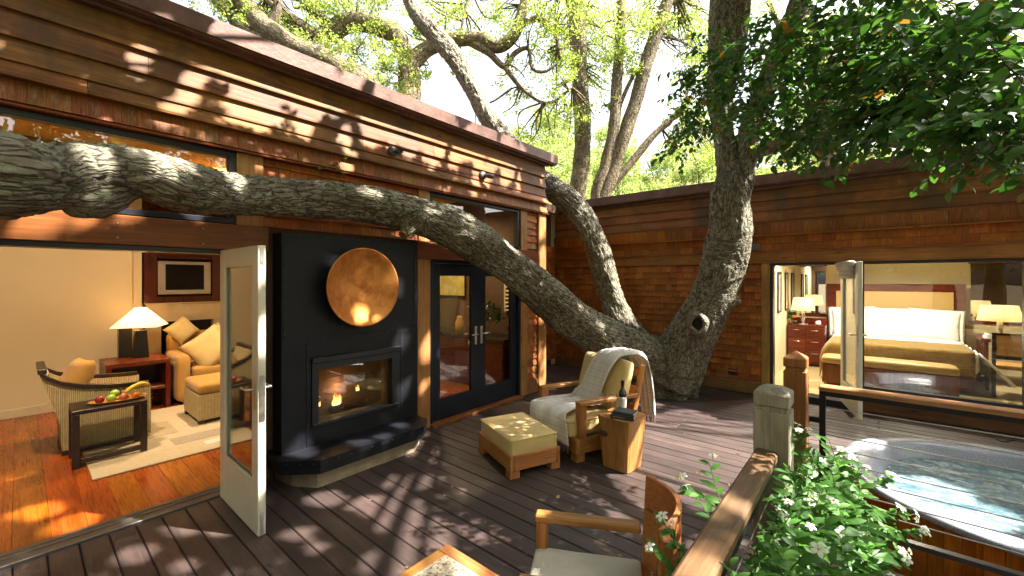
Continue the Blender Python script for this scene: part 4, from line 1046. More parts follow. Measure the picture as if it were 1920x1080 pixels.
# firebox
brick = plain('soot_firebrick', (.12, .085, .05), .9, 0, .2, 0, 8, .4, .3, 30)
m = MB(); m.box(-.45, -.43, oy0, oy1, .45, 1.03).box(-.4299, .13, oy0 - .02, oy0, .45, 1.03).box(-.4299, .13, oy1, oy1 + .02, .45, 1.03).box(-.4299, .13, oy0, oy1, .43, .468).box(-.4299, .13, oy0, oy1, 1.0, 1.03)
adopt(fp, m.build('firebox', brick, fix=False))
adopt(fp, MB().box(.145, .151, oy0 - .002, oy1 + .002, .47, .967).build('pane', MT['glass_warm'], fix=False))
logm = barkmat('charred_log', (.010, .008, .007), (.09, .065, .045), fu=30, fs=10)
for a, b, r in (((-.16, 1.86, .54), (-.10, 2.50, .56), .055), ((-.28, 1.9, .56), (-.30, 2.48, .53), .06), ((-.02, 1.95, .60), (-.33, 2.2, .64), .045), ((-.05, 2.42, .61), (-.30, 2.1, .66), .042), ((.02, 2.0, .505), (.03, 2.4, .505), .03)):
    pts, rad = crom([(Vector(a), r * .85), (Vector(a).lerp(Vector(b), .5) + Vector((0, 0, .015)), r), (Vector(b), r * .8)], 6)
    adopt(fp, MB().tube(pts, rad, 12, True, True, .35, seed=a[1]).build('log', logm, q=True))
flm, nt, bs = mat0('gas_flame'); bs.inputs['Base Color'].default_value = (0, 0, 0, 1)
tc = nd(nt, 'ShaderNodeTexCoord'); sp_ = nd(nt, 'ShaderNodeSeparateXYZ', {0: tc.outputs['Generated']})
nt.links.new(ramp(nt, sp_.outputs['Z'], [(0, (1, .75, .35)), (.45, (1, .55, .12)), (1, (1, .22, .02))]), bs.inputs['Emission Color']); bs.inputs['Emission Strength'].default_value = .55
for yy, h, w, xx, zz in ((1.87, .075, .030, .03, .575), (2.06, .13, .036, .04, .545), (2.09, .09, .022, .02, .56), (2.31, .075, .016, .0, .63)):
    fmb = MB()
    for k in range(4):
        h2 = h * random.uniform(.55, 1.15); w2 = w * random.uniform(.35, .65); oy = (k - 1.5) * w * .5
        pts = [Vector((xx + random.gauss(0, .004), yy + oy + .012 * math.sin(t * 4 + k * 2 + yy * 9) * t, zz + h2 * t)) for t in [i / 7 for i in range(8)]]
        fmb.tube(pts, [w2 * r_ for r_ in (.5, .9, 1, .8, .6, .4, .2, .04)], 7)
    adopt(fp, fmb.build('flame', flm))
# hearth bench
bt_ = [(.005, 1.42), (.33, 1.42), (.565, 1.655), (.565, 2.74), (.42, 2.90), (.005, 2.93)]
ins = [(.0052, 1.425), (.325, 1.425), (.555, 1.66), (.555, 2.735), (.415, 2.895), (.0052, 2.925)]
m = MB().prism(bt_, .215, .271, 'z').prism(ins, .150, .2149, 'z')
adopt(fp, m.build('hearth', MT['iron']))
pe = [Vector((.33, 1.42, .24)), Vector((.565, 1.655, .24)), Vector((.565, 2.74, .24)), Vector((.42, 2.90, .24))]
for i in range(3):
    n_ = int((pe[i + 1] - pe[i]).length / .1)
    for k in range(n_):
        q_ = pe[i].lerp(pe[i + 1], (k + .5) / n_); ang = 0 if i == 1 else (R(-45) if i == 0 else R(45))
        adopt(fp, put('rivet', rv, None, q_ + Vector((.001 * math.cos(ang), .001 * math.sin(ang), 0)), (0, 0, ang)))
adopt(fp, MB().prism([(.006, 1.5), (.27, 1.54), (.475, 1.67), (.475, 2.68), (.34, 2.85), (.006, 2.86)], -.002, .1495, 'z').build('stone_base', MT['concrete']))
fl_d = bpy.data.lights.new('firelight', 'POINT'); fl_d.energy = .5; fl_d.color = (1, .5, .15); fl_d.shadow_soft_size = .05
flo = bpy.data.objects.new('firelight', fl_d); COL.objects.link(flo); flo.location = (.06, 2.08, .72); adopt(fp, flo)

# ---------------- copper dish
cm, nt, bs = mat0('hammered_copper')
tc = nd(nt, 'ShaderNodeTexCoord')
n1 = nd(nt, 'ShaderNodeTexNoise', {'Vector': tc.outputs['Object'], 'Scale': 4.0, 'Detail': 9.0, 'Roughness': .72, 'Distortion': .3})
nt.links.new(ramp(nt, n1.outputs['Fac'], [(.28, (.30, .095, .024)), (.46, (.56, .21, .05)), (.58, (.70, .30, .075)), (.75, (.56, .26, .07))]), bs.inputs['Base Color'])
bs.inputs['Metallic'].default_value = .85
nt.links.new(ramp(nt, n1.outputs['Fac'], [(.3, (.68,) * 3), (.7, (.48,) * 3)]), bs.inputs['Roughness'])
nt.links.new(nd(nt, 'ShaderNodeBump', {'Height': nd(nt, 'ShaderNodeTexNoise', {'Vector': tc.outputs['Object'], 'Scale': 40.0}).outputs['Fac'], 'Strength': .12, 'Distance': .004}).outputs[0], bs.inputs['Normal'])
dish = wthing('copper_dish', 'round hammered copper dish hung on the black fireplace panel', 'wall dish', (FX + .001, 2.185, 1.73))
prof = [(1e-5, .045), (.12, .055), (.24, .085), (.33, .125), (.372, .16), (.385, .163), (.38, .155), (.34, .11), (.25, .068), (.12, .03), (.06, .0), (1e-5, .0)]
MB().lathe(prof, 64, (0, 0, 0), Matrix.Rotation(R(90), 4, 'Y')).build('bowl', cm, dish)

# ---------------- spotlights and their cable
for i, (yy, lab, yaw_) in enumerate(((2.70, 'small grey spotlight on the siding above the fireplace', -.3), (4.13, 'small grey spotlight on the siding above the french doors', .75))):
    s_ = wthing('spotlight', lab, 'spotlight', (.06, yy, 3.235))
    gm = bpy.data.materials.get('spot_grey') or plain('spot_grey', (.12, .11, .11), .45, .4)
    MB().lathe([(.001, -.03), (.055, -.03), (.06, -.01), (.055, .02), (.03, .03), (.001, .03)], 20, (0, 0, 0), Matrix.Rotation(R(90), 4, 'Y')).build('mounting_base', gm, s_)
    MB().lathe([(.02, -.03), (.026, -.01), (.033, .03), (.033, .10), (.030, .10), (.029, .06), (.001, .06)], 18, (0, 0, 0), Matrix.Translation((.06, .02, -.005)) @ Matrix.Rotation(yaw_, 4, 'Z') @ Matrix.Rotation(R(100), 4, 'Y')).build('lamp_head', gm, s_)
pts, rad = crom([(Vector((.055, 2.75, 3.23)), .004), (Vector((.058, 3.3, 3.195)), .004), (Vector((.058, 3.8, 3.205)), .004), (Vector((.055, 4.10, 3.235)), .004)], 8)
tag(MB().tube(pts, rad, 6).build('lamp_cable', MT['black']), 'thin black cable running along the siding between the two spotlights', 'cable')

# ---------------- lounge chair
CUSH = plain('mustard_canvas', (.68, .48, .20), .85, 0, .2, 0, 5, .06, .25, 500, sheen=.2)
ch = wthing('lounge_chair', 'low teak lounge chair with mustard cushions in front of the oak', 'chair', (1.58, 3.67, 0), R(-22))
def cb(name, parent, *a, mat=None, b=.006): return box(name, mat or MT['teak'], parent, *a, b)
for x0, x1, y0, y1 in ((-.375, .375, 0, .045), (-.375, .375, .755, .80)): cb('frame_rail', ch, x0, x1, y0, y1, .085, .235)
for s_ in (-1, 1): box('frame_rail', wood('oiled_teak_side', (.36, .165, .055), (.56, .29, .11), 'y', 20, .42, .18, .1) if 'oiled_teak_side' not in bpy.data.materials else bpy.data.materials['oiled_teak_side'], ch, *(sorted((s_ * .375, s_ * .33))), .0455, .7545, .085, .235, .006)
def lam_block(name, parent, x0, x1, y0, y1, z0, z1, n=5):
    """a laminated block: thin boards glued face to face"""
    m = MB(); w = (x1 - x0) / n
    for k in range(n): m.box(x0 + k * w + .0006, x0 + (k + 1) * w - .0006, y0, y1, z0, z1, .0015)
    return m.build(name, MT['teak_z'], parent, fix=False)
for s_ in (-1, 1):
    for y0 in (.012, .70): lam_block('leg', ch, *(sorted((s_ * .365, s_ * .265))), y0, y0 + .10, 0, .084)
    lam_block('arm_post', ch, *(sorted((s_ * .392, s_ * .312))), .035, .115, .2355, .553, 5)
    box('armrest', bpy.data.materials['oiled_teak_side'], ch, *(sorted((s_ * .395, s_ * .309))), .03, .80, .5535, .594, .008)
    BT = Matrix.Translation((s_ * .325, .755, .236)) @ Matrix.Rotation(R(-16), 4, 'X')
    MB().box(-.02, .02, -.03, .03, 0, .66, .006, BT).build('back_post', MT['teak_z'], ch, fix=False)
for k in range(3):
    MB().box(-.304, .304, -.010, .010, .12 + k * .2, .22 + k * .2, .004, Matrix.Translation((0, .765, .236)) @ Matrix.Rotation(R(-16), 4, 'X')).build('back_slat', MT['teak'], ch, fix=False)
MB().rbox((0, .335, .322), (.665, .77, .175), .045, .025, 10, puff=.008, lump=.005).build('seat_cushion', CUSH, ch)
BM = Matrix.Translation((0, .655, .665)) @ Matrix.Rotation(R(-16), 4, 'X')
MB().rbox((0, 0, 0), (.70, .17, .56), .05, .01, 10, BM, puff=.025, lump=.007).build('back_cushion', CUSH, ch)
# throw over back, seat and front edge
PL_, nt, bs = mat0('plaid_wool')
at = nd(nt, 'ShaderNodeAttribute', attribute_name='bq'); sx = nd(nt, 'ShaderNodeSeparateXYZ', {0: at.outputs['Vector']})
def lines(o, k, w): return math_(nt, 'LESS_THAN', math_(nt, 'FRACT', math_(nt, 'MULTIPLY', o, k)), w)
ln = math_(nt, 'MAXIMUM', lines(sx.outputs['X'], 12, .05), lines(sx.outputs['Y'], 12, .05)); ln2 = math_(nt, 'MAXIMUM', lines(math_(nt, 'ADD', sx.outputs['X'], .02), 13, .04), lines(math_(nt, 'ADD', sx.outputs['Y'], .02), 13, .04))
wv = nd(nt, 'ShaderNodeTexNoise', {'Vector': at.outputs['Vector'], 'Scale': 320.0, 'Detail': 2.0})
col = mixc(nt, math_(nt, 'MULTIPLY', ln, .6), (.80, .73, .66), (.30, .24, .23)); col = mixc(nt, math_(nt, 'MULTIPLY', ln2, .4), col, (.36, .30, .28))
nt.links.new(mixc(nt, .25, col, wv.outputs['Color'], 'MULTIPLY'), bs.inputs['Base Color']); bs.inputs['Roughness'].default_value = .95; bs.inputs['Sheen Weight'].default_value = .3
nt.links.new(nd(nt, 'ShaderNodeBump', {'Height': wv.outputs['Fac'], 'Strength': .3, 'Distance': .003}).outputs[0], bs.inputs['Normal'])
path = [(1.03, .30, .27, .20), (1.02, .55, .26, .22), (1.00, .75, .24, .25), (.965, .91, .20, .28), (.88, .975, .17, .30), (.75, .98, .13, .33), (.65, .955, .11, .34), (.585, .87, .09, .34), (.54, .75, .06, .34), (.50, .62, .03, .35), (.465, .50, .0, .40), (.42, .452, -.02, .46), (.33, .45, -.03, .50), (.15, .452, -.05, .52), (.02, .446, -.05, .54), (-.045, .425, -.05, .54), (-.075, .36, .0, .56), (-.085, .26, .03, .57), (-.09, .17, .05, .57)]
ctrl = [(Vector((p[2], p[0], p[1])), p[3]) for p in path]; pts, wid = crom(ctrl, 4)
m = MB(); W = 26; v = []; q = []; f = []; L = 0
for i, p in enumerate(pts):
    if i: L += (p - pts[i - 1]).length
    t = (pts[min(i + 1, len(pts) - 1)] - pts[max(i - 1, 0)]).normalized(); nrm = Vector((1, 0, 0)).cross(t).normalized()
    for j in range(W + 1):
        a = -1 + 2 * j / W; bunch = max(0, .56 - wid[i])
        fold = (.016 + bunch * .10) * (math.sin(a * (9 + 4 * bunch) + 1.3 * math.sin(L * 3)) * .5 + .5) + .012 * (noise.noise(Vector((a * 2, L * 3, 2))) + .6)
        if L > 2.25: fold += .02 * (math.sin(a * 8 + 1) * .5 + .5) * min(1, (L - 2.25) * 4)
        v.append(p + Vector((a * wid[i] / 2, 0, 0)) - nrm * (fold + .006) * (1 if True else 0) + Vector((0, .05 * a * (1 if L > 1.4 else 0), 0)) * (1 if L > 1.4 else 0)); q.append((a * .38, L, 0))
for i in range(len(pts) - 1):
    for j in range(W):
        a = i * (W + 1) + j; f.append((a, a + 1, a + W + 2, a + W + 1))
m.add(v, f, None, True, q)
th = wthing('throw_blanket', 'cream plaid throw draped over the lounge chair with dark fringe', 'blanket', (1.58, 3.67, 0), R(-22))
bl = m.build('cloth', PL_, th, q=True); md = bl.modifiers.new('thick', 'SOLIDIFY'); md.thickness = .006; md.offset = 0
fr = MB()
for end, mtn in ((len(pts) - 1, 1), (0, 1)):
    for j in range(0, W * 2 + 1):
        a = v[end * (W + 1) + min(W, j // 2)]; 
        if j % 2 and j // 2 < W: a = (a + v[end * (W + 1) + j // 2 + 1]) / 2
        b = a + Vector((random.uniform(-.006, .006), random.uniform(-.006, .006), -random.uniform(.06, .09)))
        fr.tube([a, a.lerp(b, .5) + Vector((random.uniform(-.004, .004), 0, 0)), b], [.0028, .003, .002], 4, False)
tag(fr.build('fringe', plain('fringe_wool', (.17, .13, .13), .95), th, fix=False), kind='stuff')

# ---------------- ottoman
ot = wthing('ottoman', 'low teak ottoman with thick mustard cushion facing the lounge chair', 'ottoman', (1.413, 3.247, 0), R(-22))
for y0, y1 in ((-.27, -.23), (.23, .27)): cb('frame_rail', ot, -.365, .365, y0, y1, .065, .205)
for s_ in (-1, 1):
    box('frame_rail', bpy.data.materials['oiled_teak_side'], ot, *sorted((s_ * .365, s_ * .325)), -.2295, .2295, .065, .205, .006)
    for t_ in (-1, 1): lam_block('leg', ot, *sorted((s_ * .364, s_ * .265)), *sorted((t_ * .269, t_ * .17)), 0, .0645, 6)
box('base_panel', MT['darkwood'], ot, -.32, .32, -.225, .225, .15, .165)
MB().rbox((0, 0, .262), (.70, .51, .165), .032, .022, 10, puff=.006, lump=.005).build('cushion', CUSH, ot)

def piping(parent, hx, hy, z, r=.03, M=None):
    pts = []
    for sx_, sy_, a0 in ((1, 1, 0), (-1, 1, 90), (-1, -1, 180), (1, -1, 270)):
        for k in range(5):
            a = R(a0 + 22.5 * k); pts.append(Vector((sx_ * (hx - r) + r * math.cos(a), sy_ * (hy - r) + r * math.sin(a), z + .002 * noise.noise(Vector((a * 3, z, 1))))))
    dense = []
    for i in range(len(pts)):
        a, b = pts[i], pts[(i + 1) % len(pts)]; n_ = max(1, int((b - a).length / .05)); dense += [a.lerp(b, k / n_) for k in range(n_)]
    dense.append(dense[0].copy())
    MB().tube(dense, .0045, 6, False, True, M=M).build('piping', CUSH, parent)
piping(ot, .352, .257, .335); piping(ot, .352, .257, .192)
piping(ch, .334, .387, .395, M=Matrix.Translation((0, .335, 0)))
# ---------------- log side table and what stands on it
lt = wthing('log_table', 'tapered log side table with a dark knot right of the lounge chair', 'side table', (2.285, 3.785, 0), R(-4))
m = MB(); rows_ = 9; nn = 40; v = []; f = []
for i in range(rows_):
    t = i / (rows_ - 1); s_ = .132 + .052 * t
    if i == 0: s_ -= .004
    if i == rows_ - 1: s_ -= .006
    zz = [0, .006][min(i, 1)] if i < 2 else .49 * (i - 1) / (rows_ - 3) if i < rows_ - 1 else .496
    zz = min(zz, .490) if i < rows_ - 1 else .496
    for k in range(nn):
        a = 2 * math.pi * k / nn; ca, sa = math.cos(a), math.sin(a)
        r = s_ * (abs(ca) ** 9 + abs(sa) ** 9) ** (-1 / 9)
        r *= 1 + .012 * noise.noise(Vector((ca * 2, sa * 2, t * 1.5)))
        v.append((r * ca, r * sa * 1.02, zz))
for i in range(rows_ - 1):
    for k in range(nn): a = i * nn + k; b = i * nn + (k + 1) % nn; f.append((a, b, b + nn, a + nn))
f.append(list(range(nn))[::-1]); f.append([(rows_ - 1) * nn + k for k in range(nn)])
m.add(v, f); m.build('log', MT['log'], lt)
km = Matrix.Translation((-.1, -.168, .33)) @ Matrix.Rotation(R(95), 4, 'X')
MB().lathe([(1e-5, .006), (.02, .008), (.035, .004), (.045, -.004)], 16, (0, 0, 0), km @ Matrix.Diagonal((1.2, .8, 1, 1))).build('knot', plain('dark_knot', (.10, .045, .02), .7, namt=.5, nscale=60), lt)
TZ = .497
def on_top(x, y): return (x, y, TZ)
bo = wthing('wine_bottle', 'dark wine bottle with white label on the log table', 'bottle', on_top(2.262, 3.845), R(-50))
BG = plain('dark_bottle_glass', (.012, .010, .012), .08, 0, .8, namt=.05)
MB().lathe([(.001, 0), (.034, 0), (.037, .005), (.037, .185), (.034, .205), (.020, .228), (.0145, .245), (.0140, .298), (.0155, .300), (.0155, .312), (.001, .312)], 28).build('bottle', BG, bo)
MB().lathe([(.0374, .045), (.0376, .05), (.0376, .150), (.0374, .155)], 28).build('label', plain('paper_label', (.72, .68, .62), .8, namt=.05), bo)
m = MB()
for zz, w in ((.128, .016), (.118, .010), (.100, .013), (.075, .015), (.068, .011)):   # printed lines of the label, too small to read
    for k in range(6): 
        a = -R(40) + (k - 2.5) * w * 9; m.box(.0377, .0380, -.0032, .0032, zz - .0012, zz + .0012, 0, Matrix.Rotation(a, 4, 'Z'))
tag(m.build('label_print', plain('label_ink', (.12, .10, .10), .8), bo, fix=False), kind='stuff')
MB().lathe([(.0158, .262), (.0160, .300), (.0160, .3135), (.001, .3138)], 20).build('capsule', plain('foil_capsule', (.03, .022, .022), .35, .6), bo)
wg = wthing('wine_glass', 'empty wine glass left of the wine bottle', 'glass', on_top(2.185, 3.80))
MB().lathe([(.001, 0), (.032, 0), (.032, .002), (.006, .006), (.004, .012), (.0036, .075), (.008, .082), (.025, .098), (.036, .125), (.037, .145), (.031, .185), (.0300, .185), (.036, .145), (.035, .125), (.024, .100), (.006, .085), (.001, .084)], 28).build('goblet', clear_glass('wine_glass_crystal'), wg)
def book(label, loc, rz, w, d, h, cover, print_=False):
    b = wthing('book', label, 'book', loc, rz, 'books on the log table')
    MB().box(-w / 2 + .004, w / 2 - .004, -d / 2 + .003, d / 2 - .003, .003, h - .003).build('pages', plain('page_block_' + str(round(h * 1000)), (.62, .56, .46), .9, namt=.15, nscale=80), b, fix=False)
    m = MB(); m.box(-w / 2, w / 2, -d / 2, d / 2, 0, .003, .0008).box(-w / 2, w / 2, -d / 2, d / 2, h - .003, h, .0008).box(-w / 2, w / 2, -d / 2 - .003, -d / 2 - .0002, 0, h, .0008)
    m.build('cover', cover, b, fix=False)
    if print_:
        m = MB()
        for k in range(14): m.box(-w / 2 + .02 + k * .008, -w / 2 + .0255 + k * .008, -d / 2 - .0036, -d / 2 - .0031, h * .35, h * .65)
        tag(m.build('spine_lettering', plain('gold_foil', (.35, .30, .12), .4, .5), b, fix=False), kind='stuff')
book('lower, thicker dark book with pale pages on the log table', on_top(2.335, 3.715), R(14), .215, .15, .036, plain('charcoal_cloth', (.03, .03, .033), .7), True)
book('upper, thinner slate book lying on the thicker book', (2.345, 3.735, TZ + .0365), R(6), .20, .14, .026, plain('slate_cloth', (.055, .055, .06), .65))

# ---------------- armchair in the foreground
fc = wthing('garden_armchair', 'teak armchair with pale seat pad beside the handrail in the foreground', 'chair', (3.19, 1.585, 0), math.atan2(-.88, .48))
side = bpy.data.materials['oiled_teak_side']
for s_ in (-1, 1):
    box('leg', MT['teak_z'], fc, *sorted((s_ * .262, s_ * .208)), -.262, -.208, 0, .612, .005)
    box('armrest', side, fc, *sorted((s_ * .268, s_ * .202)), -.268, .232, .6125, .648, .007)
    MB().box(-.024, .024, -.022, .022, 0, .875, .006, Matrix.Translation((s_ * .236, .235, 0)) @ Matrix.Rotation(R(-3), 4, 'X')).build('back_post', MT['teak_z'], fc, fix=False)
    box('seat_rail', side, fc, *sorted((s_ * .255, s_ * .22)), -.207, .21, .36, .415, .003)
box('seat_rail', MT['teak'], fc, -.207, .207, -.258, -.225, .36, .415, .003)
box('seat_rail', MT['teak'], fc, -.207, .207, .20, .235, .36, .415, .003)
for k in range(6): box('seat_slat', MT['teak'], fc, -.2195, .2195, -.22 + k * .072, -.162 + k * .072, .4155, .428, .002)
def back_board(z0, z1, arch=0.0):
    m = MB(); n = 14; v = []; f = []
    for i in range(n + 1):
        x = -.212 + .424 * i / n; y = .247 + .095 * (1 - (x / .212) ** 2) + .045 * (z0 - .45); top = z1 + arch * (1 - (x / .212) ** 2)
        v += [(x, y - .011, z0), (x, y + .011, z0), (x, y + .011 + .03 * (top - z0), top), (x, y - .011 + .03 * (top - z0), top)]
    for i in range(n):
        a = i * 4
        for k in range(4): f.append((a + k, a + (k + 1) % 4, a + 4 + (k + 1) % 4, a + 4 + k))
    f += [(0, 1, 2, 3), (n * 4, n * 4 + 1, n * 4 + 2, n * 4 + 3)]
    m.add(v, f); return m.build('back_board', MT['teak'], fc)
back_board(.47, .592); back_board(.610, .734); back_board(.752, .885, .012)
MB().rbox((0, -.018, .458), (.47, .50, .058), .024, .008, 9, lump=.004).build('seat_pad', plain('oat_canvas', (.60, .56, .46), .9, 0, .2, 0, 6, .06, .3, 400), fc)

# ---------------- stone-topped table
st = wthing('stone_table', 'square teak table with speckled stone inlay at the bottom edge', 'table', (2.745, 1.145, 0))
h = .225; wdt = .06; tz0, tz1 = .462, .5
for a in ((-h, h, h - wdt, h), (-h, h, -h, -h + wdt)): box('frame_board', MT['teak'], st, a[0], a[1], a[2], a[3], tz0, tz1, .004)
for a in ((-h, -h + wdt), (h - wdt, h)): box('frame_board', side, st, a[0], a[1], -h + wdt + .0008, h - wdt - .0008, tz0, tz1, .004)
sm2, nt, bs = mat0('speckled_granite')
tc = nd(nt, 'ShaderNodeTexCoord'); vo = nd(nt, 'ShaderNodeTexVoronoi', {'Vector': tc.outputs['Object'], 'Scale': 95.0}); n1 = nd(nt, 'ShaderNodeTexNoise', {'Vector': tc.outputs['Object'], 'Scale': 55.0, 'Detail': 5.0})
col = ramp(nt, vo.outputs['Color'], [(.15, (.14, .09, .06)), (.3, (.42, .31, .20)), (.6, (.58, .50, .38)), (.9, (.68, .62, .52))])
nt.links.new(mixc(nt, .6, col, ramp(nt, n1.outputs['Fac'], [(.3, (.5, .45, .4)), (.6, (1.1, 1.1, 1.1))]), 'MULTIPLY'), bs.inputs['Base Color']); bs.inputs['Roughness'].default_value = .35
nt.links.new(nd(nt, 'ShaderNodeBump', {'Height': n1.outputs['Fac'], 'Strength': .4, 'Distance': .004}).outputs[0], bs.inputs['Normal'])
box('stone_top', sm2, st, -h + wdt + .001, h - wdt - .001, -h + wdt + .001, h - wdt - .001, .465, .503, .003)
for sx_ in (-1, 1):
    for sy_ in (-1, 1): box('leg', MT['teak_z'], st, *sorted((sx_ * .215, sx_ * .165)), *sorted((sy_ * .215, sy_ * .165)), 0, .4615, .004)

# ---------------- railings
ra = wthing('deck_railing', 'weathered handrail and grey-topped post along the deck edge beside the jasmine', 'railing', (3.72, 2.45, 0))
def cap_post(parent, x0, x1, y0, y1, z0, zt, zg, mat, apex):
    m = MB(); cx, cy = (x0 + x1) / 2, (y0 + y1) / 2; g = .012
    m.box(x0, x1, y0, y1, z0, zg - .012, .006).box(x0 + g, x1 - g, y0 + g, y1 - g, zg - .0118, zg + .0118).box(x0, x1, y0, y1, zg + .012, zt, .006)
    i_ = .004; v = [(x0 + i_, y0 + i_, zt + .0005), (x1 - i_, y0 + i_, zt + .0005), (x1 - i_, y1 - i_, zt + .0005), (x0 + i_, y1 - i_, zt + .0005), (cx, cy, zt + apex)]
    if apex < .03:
        k = .045; v = v[:4] + [(x0 + k, y0 + k, zt + apex), (x1 - k, y0 + k, zt + apex), (x1 - k, y1 - k, zt + apex), (x0 + k, y1 - k, zt + apex)]
        f = [(0, 1, 5, 4), (1, 2, 6, 5), (2, 3, 7, 6), (3, 0, 4, 7), (4, 5, 6, 7)]
    else: f = [(0, 1, 4), (1, 2, 4), (2, 3, 4), (3, 0, 4)]
    m.add(v, f)
    o = m.build('post', mat, fix=False); adopt(parent, o); return o
cap_post(ra, 3.655, 3.812, 2.42, 2.575, -.8, 1.235, 1.155, MT['oldpost'], .025)
m = MB(); m.prism([(3.664, .912), (3.664, .940), (3.676, .952), (3.752, .952), (3.764, .940), (3.764, .912)], -1.0, 2.4185, 'y'); adopt(ra, m.build('handrail', MT['rail']))
adopt(ra, box('under_rail', MT['black'], None, 3.722, 3.760, -1.0, 2.4185, .874, .9115))
for k, yy in enumerate((-.2, 1.1)): adopt(ra, box('baluster', MT['black'], None, 3.728, 3.752, yy, yy + .025, .0, .8735))
for k in range(7): adopt(ra, MB().tube([Vector((3.74, -1.0, .12 + k * .105)), Vector((3.74, 2.4185, .12 + k * .105))], .0025, 6).build('cable', MT['steel']))
adopt(ra, box('gate_stop', MT['black'], None, 3.74, 3.80, 2.5755, 2.61, .1, 1.10))
CABLE = plain('galvanised_cable', (.66, .65, .62), .4, .2, .6)
rb = wthing('deck_railing', 'cable railing with pale wooden top rail and pointed cedar post before the hot tub', 'railing', (3.72, 3.52, 0))
cap_post(rb, 3.65, 3.785, 3.45, 3.585, -.002, 1.262, 1.185, MT['brownpost'], .045)
adopt(rb, box('top_rail', MT['rail_x'], None, 3.815, 8.0, 3.945, 4.06, .955, .992, .006))
adopt(rb, box('under_rail', MT['black'], None, 3.815, 8.0, 3.982, 4.022, .915, .9545))
adopt(rb, box('end_post', MT['black'], None, 3.8155, 3.8555, 3.982, 4.022, -.05, .9145))
adopt(rb, box('link_bar', MT['black'], None, 3.72, 3.755, 3.5855, 4.0, .70, .74), box('link_bar', MT['black'], None, 3.756, 3.815, 3.985, 4.02, .70, .74))
adopt(rb, box('bottom_track', plain('bronze_track', (.10, .095, .10), .3, .7), None, 3.72, 8.0, 3.975, 4.03, -.045, -.012))
for k, xx in enumerate((5.9,)): adopt(rb, box('baluster', MT['black'], None, xx, xx + .035, 3.985, 4.02, -.0115, .9145))
for k in range(8): adopt(rb, MB().tube([Vector((3.84, 4.002, .11 + k * .102)), Vector((8.0, 4.002, .11 + k * .102))], .0046, 6).build('cable', CABLE))

# ---------------- hot tub
tb = wthing('hot_tub', 'round hot tub with speckled grey rim, cedar skirt and churning blue-green water', 'hot tub', (TUB[0], TUB[1], -.8))
rim_m, nt, bs = mat0('speckled_acrylic')
tc = nd(nt, 'ShaderNodeTexCoord'); n1 = nd(nt, 'ShaderNodeTexNoise', {'Vector': tc.outputs['Object'], 'Scale': 120.0, 'Detail': 3.0, 'Roughness': .8}); n2 = nd(nt, 'ShaderNodeTexNoise', {'Vector': tc.outputs['Object'], 'Scale': 3.0, 'Detail': 4.0})
col = ramp(nt, n1.outputs['Fac'], [(.35, (.15, .16, .20)), (.5, (.29, .30, .35)), (.68, (.48, .49, .53))])
nt.links.new(mixc(nt, .5, col, ramp(nt, n2.outputs['Fac'], [(.3, (.75, .78, .85)), (.7, (1.2, 1.2, 1.2))]), 'MULTIPLY'), bs.inputs['Base Color']); bs.inputs['Roughness'].default_value = .24
ring = MB(); N_ = 120; v = []; f = []
def inner(a): return .985 + .028 * math.cos(5 * a + .6) + .018 * math.cos(3 * a)
prof = [(1.235, .008, 0), (1.243, .03, 0), (1.235, .052, 0), (1.20, .060, 0), (1.12, .060, 0), (1.06, .054, .6), (1.03, .030, 1), (.985, -.04, 1), (.93, -.14, 1), (.80, -.30, 1), (.62, -.36, 1), (.55, -.62, 1), (.0, -.66, 1)]
for r, z, k in prof:
    for i in range(N_):
        a = 2 * math.pi * i / N_; rr = r + k * (inner(a) - .985) * (r / .985)
        v.append((rr * math.cos(a), rr * math.sin(a), z + .8))
for i in range(len(prof) - 1):
    for k in range(N_): a = i * N_ + k; b = i * N_ + (k + 1) % N_; f.append((a, b, b + N_, a + N_))
ring.add(v, f, None, True); ring.build('shell', rim_m, tb)
NB = 76; sb = MB().box(-.0485, .0485, -.012, .012, 0, .812, .004).mesh('skirt_board', wood('tub_cedar', (.38, .13, .03), (.58, .24, .06), 'z', 20, .4, .2, .12), False)
for k in range(NB):
    a = 2 * math.pi * k / NB; put('skirt_board', sb, tb, (1.195 * math.cos(a), 1.195 * math.sin(a), .005), (0, 0, a + R(90)))
wm, nt, bs = mat0('churning_water')
tc = nd(nt, 'ShaderNodeTexCoord')
wv_ = nd(nt, 'ShaderNodeVectorMath', {0: tc.outputs['Object'], 1: (2.2, 7.0, 1.0)}, operation='MULTIPLY')
n1 = nd(nt, 'ShaderNodeTexNoise', {'Vector': wv_.outputs[0], 'Scale': 1.6, 'Detail': 9.0, 'Roughness': .68, 'Distortion': 1.0}); n2 = nd(nt, 'ShaderNodeTexNoise', {'Vector': tc.outputs['Object'], 'Scale': 26.0, 'Detail': 6.0, 'Roughness': .7})
foam = math_(nt, 'MULTIPLY', ramp(nt, n1.outputs['Fac'], [(.44, (0, 0, 0)), (.66, (1, 1, 1))]), ramp(nt, n2.outputs['Fac'], [(.35, (.1,) * 3), (.65, (1,) * 3)]))
nt.links.new(mixc(nt, foam, ramp(nt, n2.outputs['Fac'], [(.35, (.025, .075, .110)), (.65, (.075, .170, .205))]), (.56, .64, .66)), bs.inputs['Base Color']); bs.inputs['Roughness'].default_value = .12
nt.links.new(nd(nt, 'ShaderNodeBump', {'Height': math_(nt, 'ADD', n1.outputs['Fac'], math_(nt, 'MULTIPLY', n2.outputs['Fac'], .5)), 'Strength': .55, 'Distance': .04}).outputs[0], bs.inputs['Normal'])
m = MB(); RR = 34; AA = 96; v = [(0, 0, 0)]; f = []
